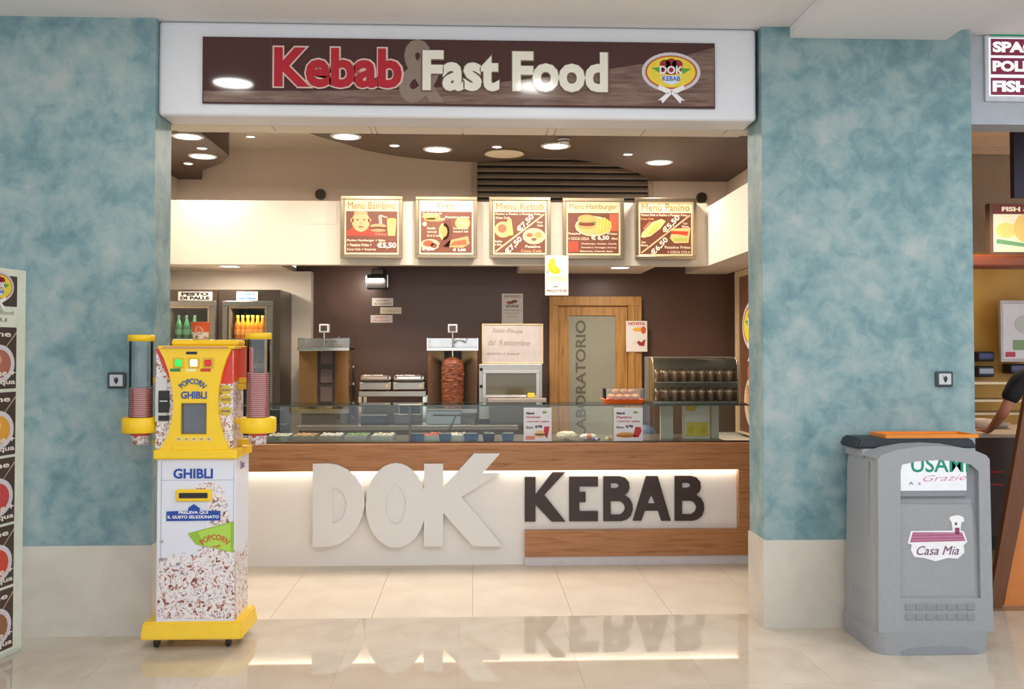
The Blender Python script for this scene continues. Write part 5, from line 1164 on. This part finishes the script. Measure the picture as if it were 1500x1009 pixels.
# ------------------------------------------------------------------ neighbouring shop on the right
och = ramp_mat('ochre_wall','noise',2,[(.4,(176,130,48)),(.6,(196,150,62))],.6,4)
struct(B(och).box(3.05, 8.5, 9.6, 9.7, 0, 2.6), 'wall_neighbour_back')
struct(B(M('neighbour_beige',(150,124,96),.7)).box(3.05, 8.5, 9.6, 9.7, 2.6, 4.1), 'wall_neighbour_upper')
struct(B(M('neighbour_side',(120,92,66),.7)).box(2.91, 3.05, YT, 9.7, 0, 4.1), 'wall_neighbour_left')
nc = struct(B(M('neighbour_ceiling',(236,200,160),.6)).box(2.91, 8.5, YT+.0, 9.6, 3.62, 3.7), 'ceiling_neighbour')
for k in range(9): B(M('ceiling_plank',(240,206,168),.6,var=.06)).box(3.06,8.4,YT+.05+k*.42,YT+.45+k*.42,3.605,3.62).out('plank', nc)
tag(B(M('sign_violet',(54,44,62),.4)).box(P(1482,200,6.4).x,P(1482,200,6.4).x+.5,6.38,6.43,P(1490,290,6.4).z,P(1490,182,6.4).z,.004,1).out('hanging_banner'),'dark violet hanging banner in the shop on the far right','banner')
# menu light box
Yn = 8.6; x0,_,z0,z1 = fit(1455,1497,301,369,Yn)
t = thing('lit_menu_sign', 'lit menu sign with fish and chips picture in the neighbouring shop', 'menu sign', (x0+.3,Yn,z0))
B(M('nsign_case',(120,96,80),.5)).box(x0-.03,x0+.75,Yn,Yn+.08,z0-.02,z1+.02).out('case', t)
b = B(pc(232,224,190,.4)).rect(x0,x0+.72,z0,z1-.08,Yn-.002).use(pc(110,44,36,.3)).rect(x0,x0+.72,z1-.08,z1+.01,Yn-.002).use(pc(246,226,200,.4)).text('FISH & CHIPS',x0+.08,x0+.62,z1-.055,z1-.012,Yn-.005,.04,.001)
b.use(pc(236,206,120,.4)).disc(x0+.12,z0+.2,.10,.07,Yn-.005,.001).use(pc(226,190,110,.4)).disc(x0+.3,z0+.22,.11,.13,Yn-.006,.001).use(pc(110,160,110,.4)).poly([(x0+.02,z0+.08),(x0+.5,z0+.02),(x0+.5,z0+.05),(x0+.03,z0+.12)],Yn-.006,.001); b.out('face', t)
_,_,z0,z1 = fit(1430,1497,373,392,8.5)
tag(B(M('red_wood',(130,66,40),.4,var=.15,scale=6,stretch=(1,8,8))).box(3.06,6.5,8.45,8.7,z0,z1,.03,3).out('wooden_beam'),'red-brown wooden beam below the lit menu sign','beam')
x0,_,z0,z1 = fit(1464,1497,440,530,9.4)
t = thing('framed_poster', 'white framed poster on the ochre wall of the neighbouring shop', 'poster', (x0+.3,9.4,z0))
frame_box(t,x0,x0+.65,z0,z1,9.38,9.42,.03,M('nframe',(190,186,184),.4)); B(pc(226,222,226)).box(x0+.03,x0+.62,9.40,9.42,z0+.03,z1-.03).out('sheet', t)
b = B(pc(130,160,110)).rect(x0+.14,x0+.4,z0+.12,z0+.22,9.397,.001).use(pc(190,40,60)).rect(x0+.06,x0+.16,z0+.05,z0+.10,9.397,.001).use(pc(196,200,190)).disc(x0+.3,z0+.38,.14,.1,9.397,.001); b.out('print', t)
for k,(px,py,wd,hh_,lab) in enumerate(((1441,522,.09,.10,'dark blue bag hanging on the ochre wall'),(1441,544,.09,.11,'pale blue and black bag hanging on the ochre wall'),(1488,540,.09,.10,'navy box below the framed poster'))):
    p = P(px,py,9.5); t = thing('hanging_bag', lab, 'bag', (p.x,9.3,p.z-hh_/2)); 
    B(M('bag_dark',(34,32,44),.5)).box(p.x-wd,p.x+wd,9.45,9.599,p.z-hh_/2,p.z+hh_/2,.02,3).out('bag_body', t); B(M('bag_blue%d'%k,((70,72,130),(170,180,200),(80,84,130))[k],.5)).box(p.x-wd*.8,p.x+wd*.8,9.445,9.45,p.z-.02,p.z+.03).out('bag_print', t)
# counter of the neighbour
Yc = 7.45; x0 = 3.06; zc9 = P(1450,641,Yc).z
t = thing('neighbour_counter', 'dark serving counter with pale top in the shop on the far right', 'counter', (4.3,Yc,0))
B(M('ncounter_top',(196,176,156),.4)).box(x0,6.0,Yc-.02,8.4,zc9,zc9+.03,.004,1).out('worktop', t)
B(M('ncounter_front',(62,44,38),.4)).box(x0,6.0,Yc,8.35,.12,zc9).out('front_panel', t); B(black).box(x0,6.0,Yc+.05,8.3,0,.12).out('plinth', t)
for zz in (.62,.52): B(M('red_line',(170,40,44),.4)).box(x0+.9-.1,x0+1.15,Yc-.004,Yc,zz,zz+.012).out('red_line', t)
zt5 = zc9+.03
for k,(px,wd,hh_,c,lab) in enumerate(((1438,.1,.08,(206,190,176),'pale tray stacked on the neighbouring counter'),(1456,.12,.05,(150,140,130),'grey flat tray on the neighbouring counter nearest the pillar'),)):
    p = P(px,630,8.0); tag(B(M('ntray%d'%k,c,.4)).lathe([(wd*.8,0),(wd,hh_),(wd*1.05,hh_),(wd*.9,.01),(.0001,.01)],(p.x,8.0,zt5),16,cap=False).out('tray'),lab,'tray')
t = thing('glass_shelf_unit', 'low metal shelf unit behind the neighbouring counter', 'shelf unit', (3.7,8.7,0))
for zz in (1.0,1.12,1.28): B(M('nshelf',(200,180,150),.35,.4)).box(3.2,5.6,8.6,8.95,zz,zz+.02).out('shelf', t)
for xx in (3.2,4.4,5.57): B(steeld).box(xx,xx+.03,8.6,8.63,0,1.3).out('upright', t)
# leaning wooden stand in front
bw_ = M('stand_brown',(112,66,38),.45,var=.12,scale=8,stretch=(8,8,1))
def quad(px_pts, Y, th, mat, name, par):
    b = B(mat); b.shape([[XZ(a,c,Y) for a,c in px_pts]], Y, th); return b.out(name, par)
t = thing('wooden_menu_stand', 'slanting brown wooden display stand with an orange back panel at the right edge', 'display stand', (P(1478,880,5.85).x,5.85,0))
quad([(1453,868),(1497,615),(1530,430),(1552,430),(1520,640),(1474,868),(1466,893),(1456,893)],5.80,.04,bw_,'slanted_leg',t)
quad([(1470,890),(1500,735),(1620,735),(1620,890)],5.86,.03,M('orange_panel',(214,130,62),.5),'orange_panel',t)
quad([(1470,900),(1470,888),(1620,888),(1620,900)],5.84,.05,M('panel_foot',(170,150,130),.5),'foot_rail',t)

# ------------------------------------------------------------------ person at the neighbour's counter
def skin_body(name, verts, edges, mat, parent=None, sub=2, root=0):
    me = bpy.data.meshes.new(name); me.from_pydata([v[0] for v in verts], edges, []); o = bpy.data.objects.new(name, me); C.objects.link(o)
    md = o.modifiers.new('skin','SKIN'); md.use_smooth_shade = True
    for i,v in enumerate(verts): me.skin_vertices[0].data[i].radius = (v[1], v[2] if len(v) > 2 else v[1])
    me.skin_vertices[0].data[root].use_root = True
    s_ = o.modifiers.new('sub','SUBSURF'); s_.levels = sub; s_.render_levels = sub
    me.materials.append(mat)
    if parent: o.parent = parent
    return o
skinm = M('skin', (196,132,108), .5, var=.03); tee = M('black_tee', (26,22,26), .8); jean = M('dark_trousers', (40,42,54), .8); hairm = M('hair', (40,28,22), .6)
px0_ = 4.31; py0_ = 7.0
pr_ = thing('person', 'person in a black short-sleeved T-shirt leaning on the counter at the right edge', 'person', (px0_, py0_, 0))
V = [((0,0,.95),.13,.10),((0,0,1.12),.12,.09),((0,.02,1.30),.15,.10),((0,.02,1.42),.12,.08),((0,.02,1.50),.05,.05),((0,.01,1.60),.075,.085),((0,.0,1.70),.08,.095),((0,0,1.76),.05,.06),
     ((-.17,.02,1.41),.06,.06),((-.25,.02,1.28),.048,.05),((-.32,.04,1.13),.042,.042),((-.30,.20,1.03),.036,.034),((-.26,.36,.965),.026,.024),((-.25,.43,.955),.036,.018),
     ((.17,.02,1.41),.06,.06),((.24,.03,1.26),.048,.05),((.27,.05,1.10),.04,.04),((.22,.24,1.02),.034,.032),((.17,.38,.965),.026,.024),((.16,.44,.955),.036,.018),
     ((-.10,0,.86),.095,.10),((-.11,.01,.50),.06,.065),((-.12,.0,.10),.042,.045),((-.12,-.12,.05),.035,.03),((.10,0,.86),.095,.10),((.11,.01,.50),.06,.065),((.12,.0,.10),.042,.045),((.12,-.12,.05),.035,.03)]
Ed = [(0,1),(1,2),(2,3),(3,4),(4,5),(5,6),(6,7),(3,8),(8,9),(9,10),(10,11),(11,12),(12,13),(3,14),(14,15),(15,16),(16,17),(17,18),(18,19),(0,20),(20,21),(21,22),(22,23),(0,24),(24,25),(25,26),(26,27)]
# fingers
for hnd, s in ((13,-1),(19,1)):
    hx,hy,hz = V[hnd][0]
    for k,dx in enumerate((-.03,-.010,.010,.03)):
        i = len(V); V.append(((hx+dx,hy+.045,hz),.009)); V.append(((hx+dx*1.15,hy+.085-abs(k-1.5)*.006,hz-.004),.0085)); Ed += [(hnd,i),(i,i+1)]
    i = len(V); V.append(((hx-s*.045,hy+.01,hz),.010)); V.append(((hx-s*.06,hy+.045,hz-.004),.009)); Ed += [(hnd,i),(i,i+1)]
bd = skin_body('body', V, Ed, skinm, pr_)
Tv = [((0,0,.90),.155,.125),((0,0,1.12),.14,.11),((0,.02,1.30),.17,.12),((0,.02,1.42),.13,.095),((0,.02,1.465),.075,.07),((-.18,.02,1.41),.078,.078),((-.27,.02,1.26),.07,.07),((-.295,.03,1.20),.068,.068),((.18,.02,1.41),.078,.078),((.25,.03,1.26),.07,.07),((.265,.035,1.19),.068,.068)]
skin_body('t_shirt', Tv, [(0,1),(1,2),(2,3),(3,4),(3,5),(5,6),(6,7),(3,8),(8,9),(9,10)], tee, pr_)
Jv = [((0,0,.95),.15,.12),((-.10,0,.84),.11,.115),((-.11,.01,.50),.078,.083),((-.12,.0,.12),.06,.062),((.10,0,.84),.11,.115),((.11,.01,.50),.078,.083),((.12,.0,.12),.06,.062)]
skin_body('trousers', Jv, [(0,1),(1,2),(2,3),(0,4),(4,5),(5,6)], jean, pr_)
Hv = [((0,-.03,1.60),.06,.06),((0,-.03,1.70),.092,.095),((0,-.01,1.77),.07,.08)]
skin_body('hair', Hv, [(0,1),(1,2)], hairm, pr_)
for s in (-1,1): B(black).box(s*.12-.045,s*.12+.045,-.19,.06,0,.07,.02,3).out('shoe', pr_, local=True)
b = B(skinm).ball((0,.105,1.64),.016,8,6,(1,1.3,1.4)); b.out('nose', pr_, local=True)
for s in (-1,1):
    B(M('eye_white',(230,226,220),.3)).ball((s*.032,.088,1.675),.012,8,6).out('eye', pr_, local=True)
    B(skinm).ball((s*.082,.0,1.65),.024,8,6,(.4,.8,1.3)).out('ear', pr_, local=True)
B(M('lips',(170,90,80),.5)).ball((0,.092,1.595),.02,8,6,(1.2,.5,.4)).out('mouth', pr_, local=True)
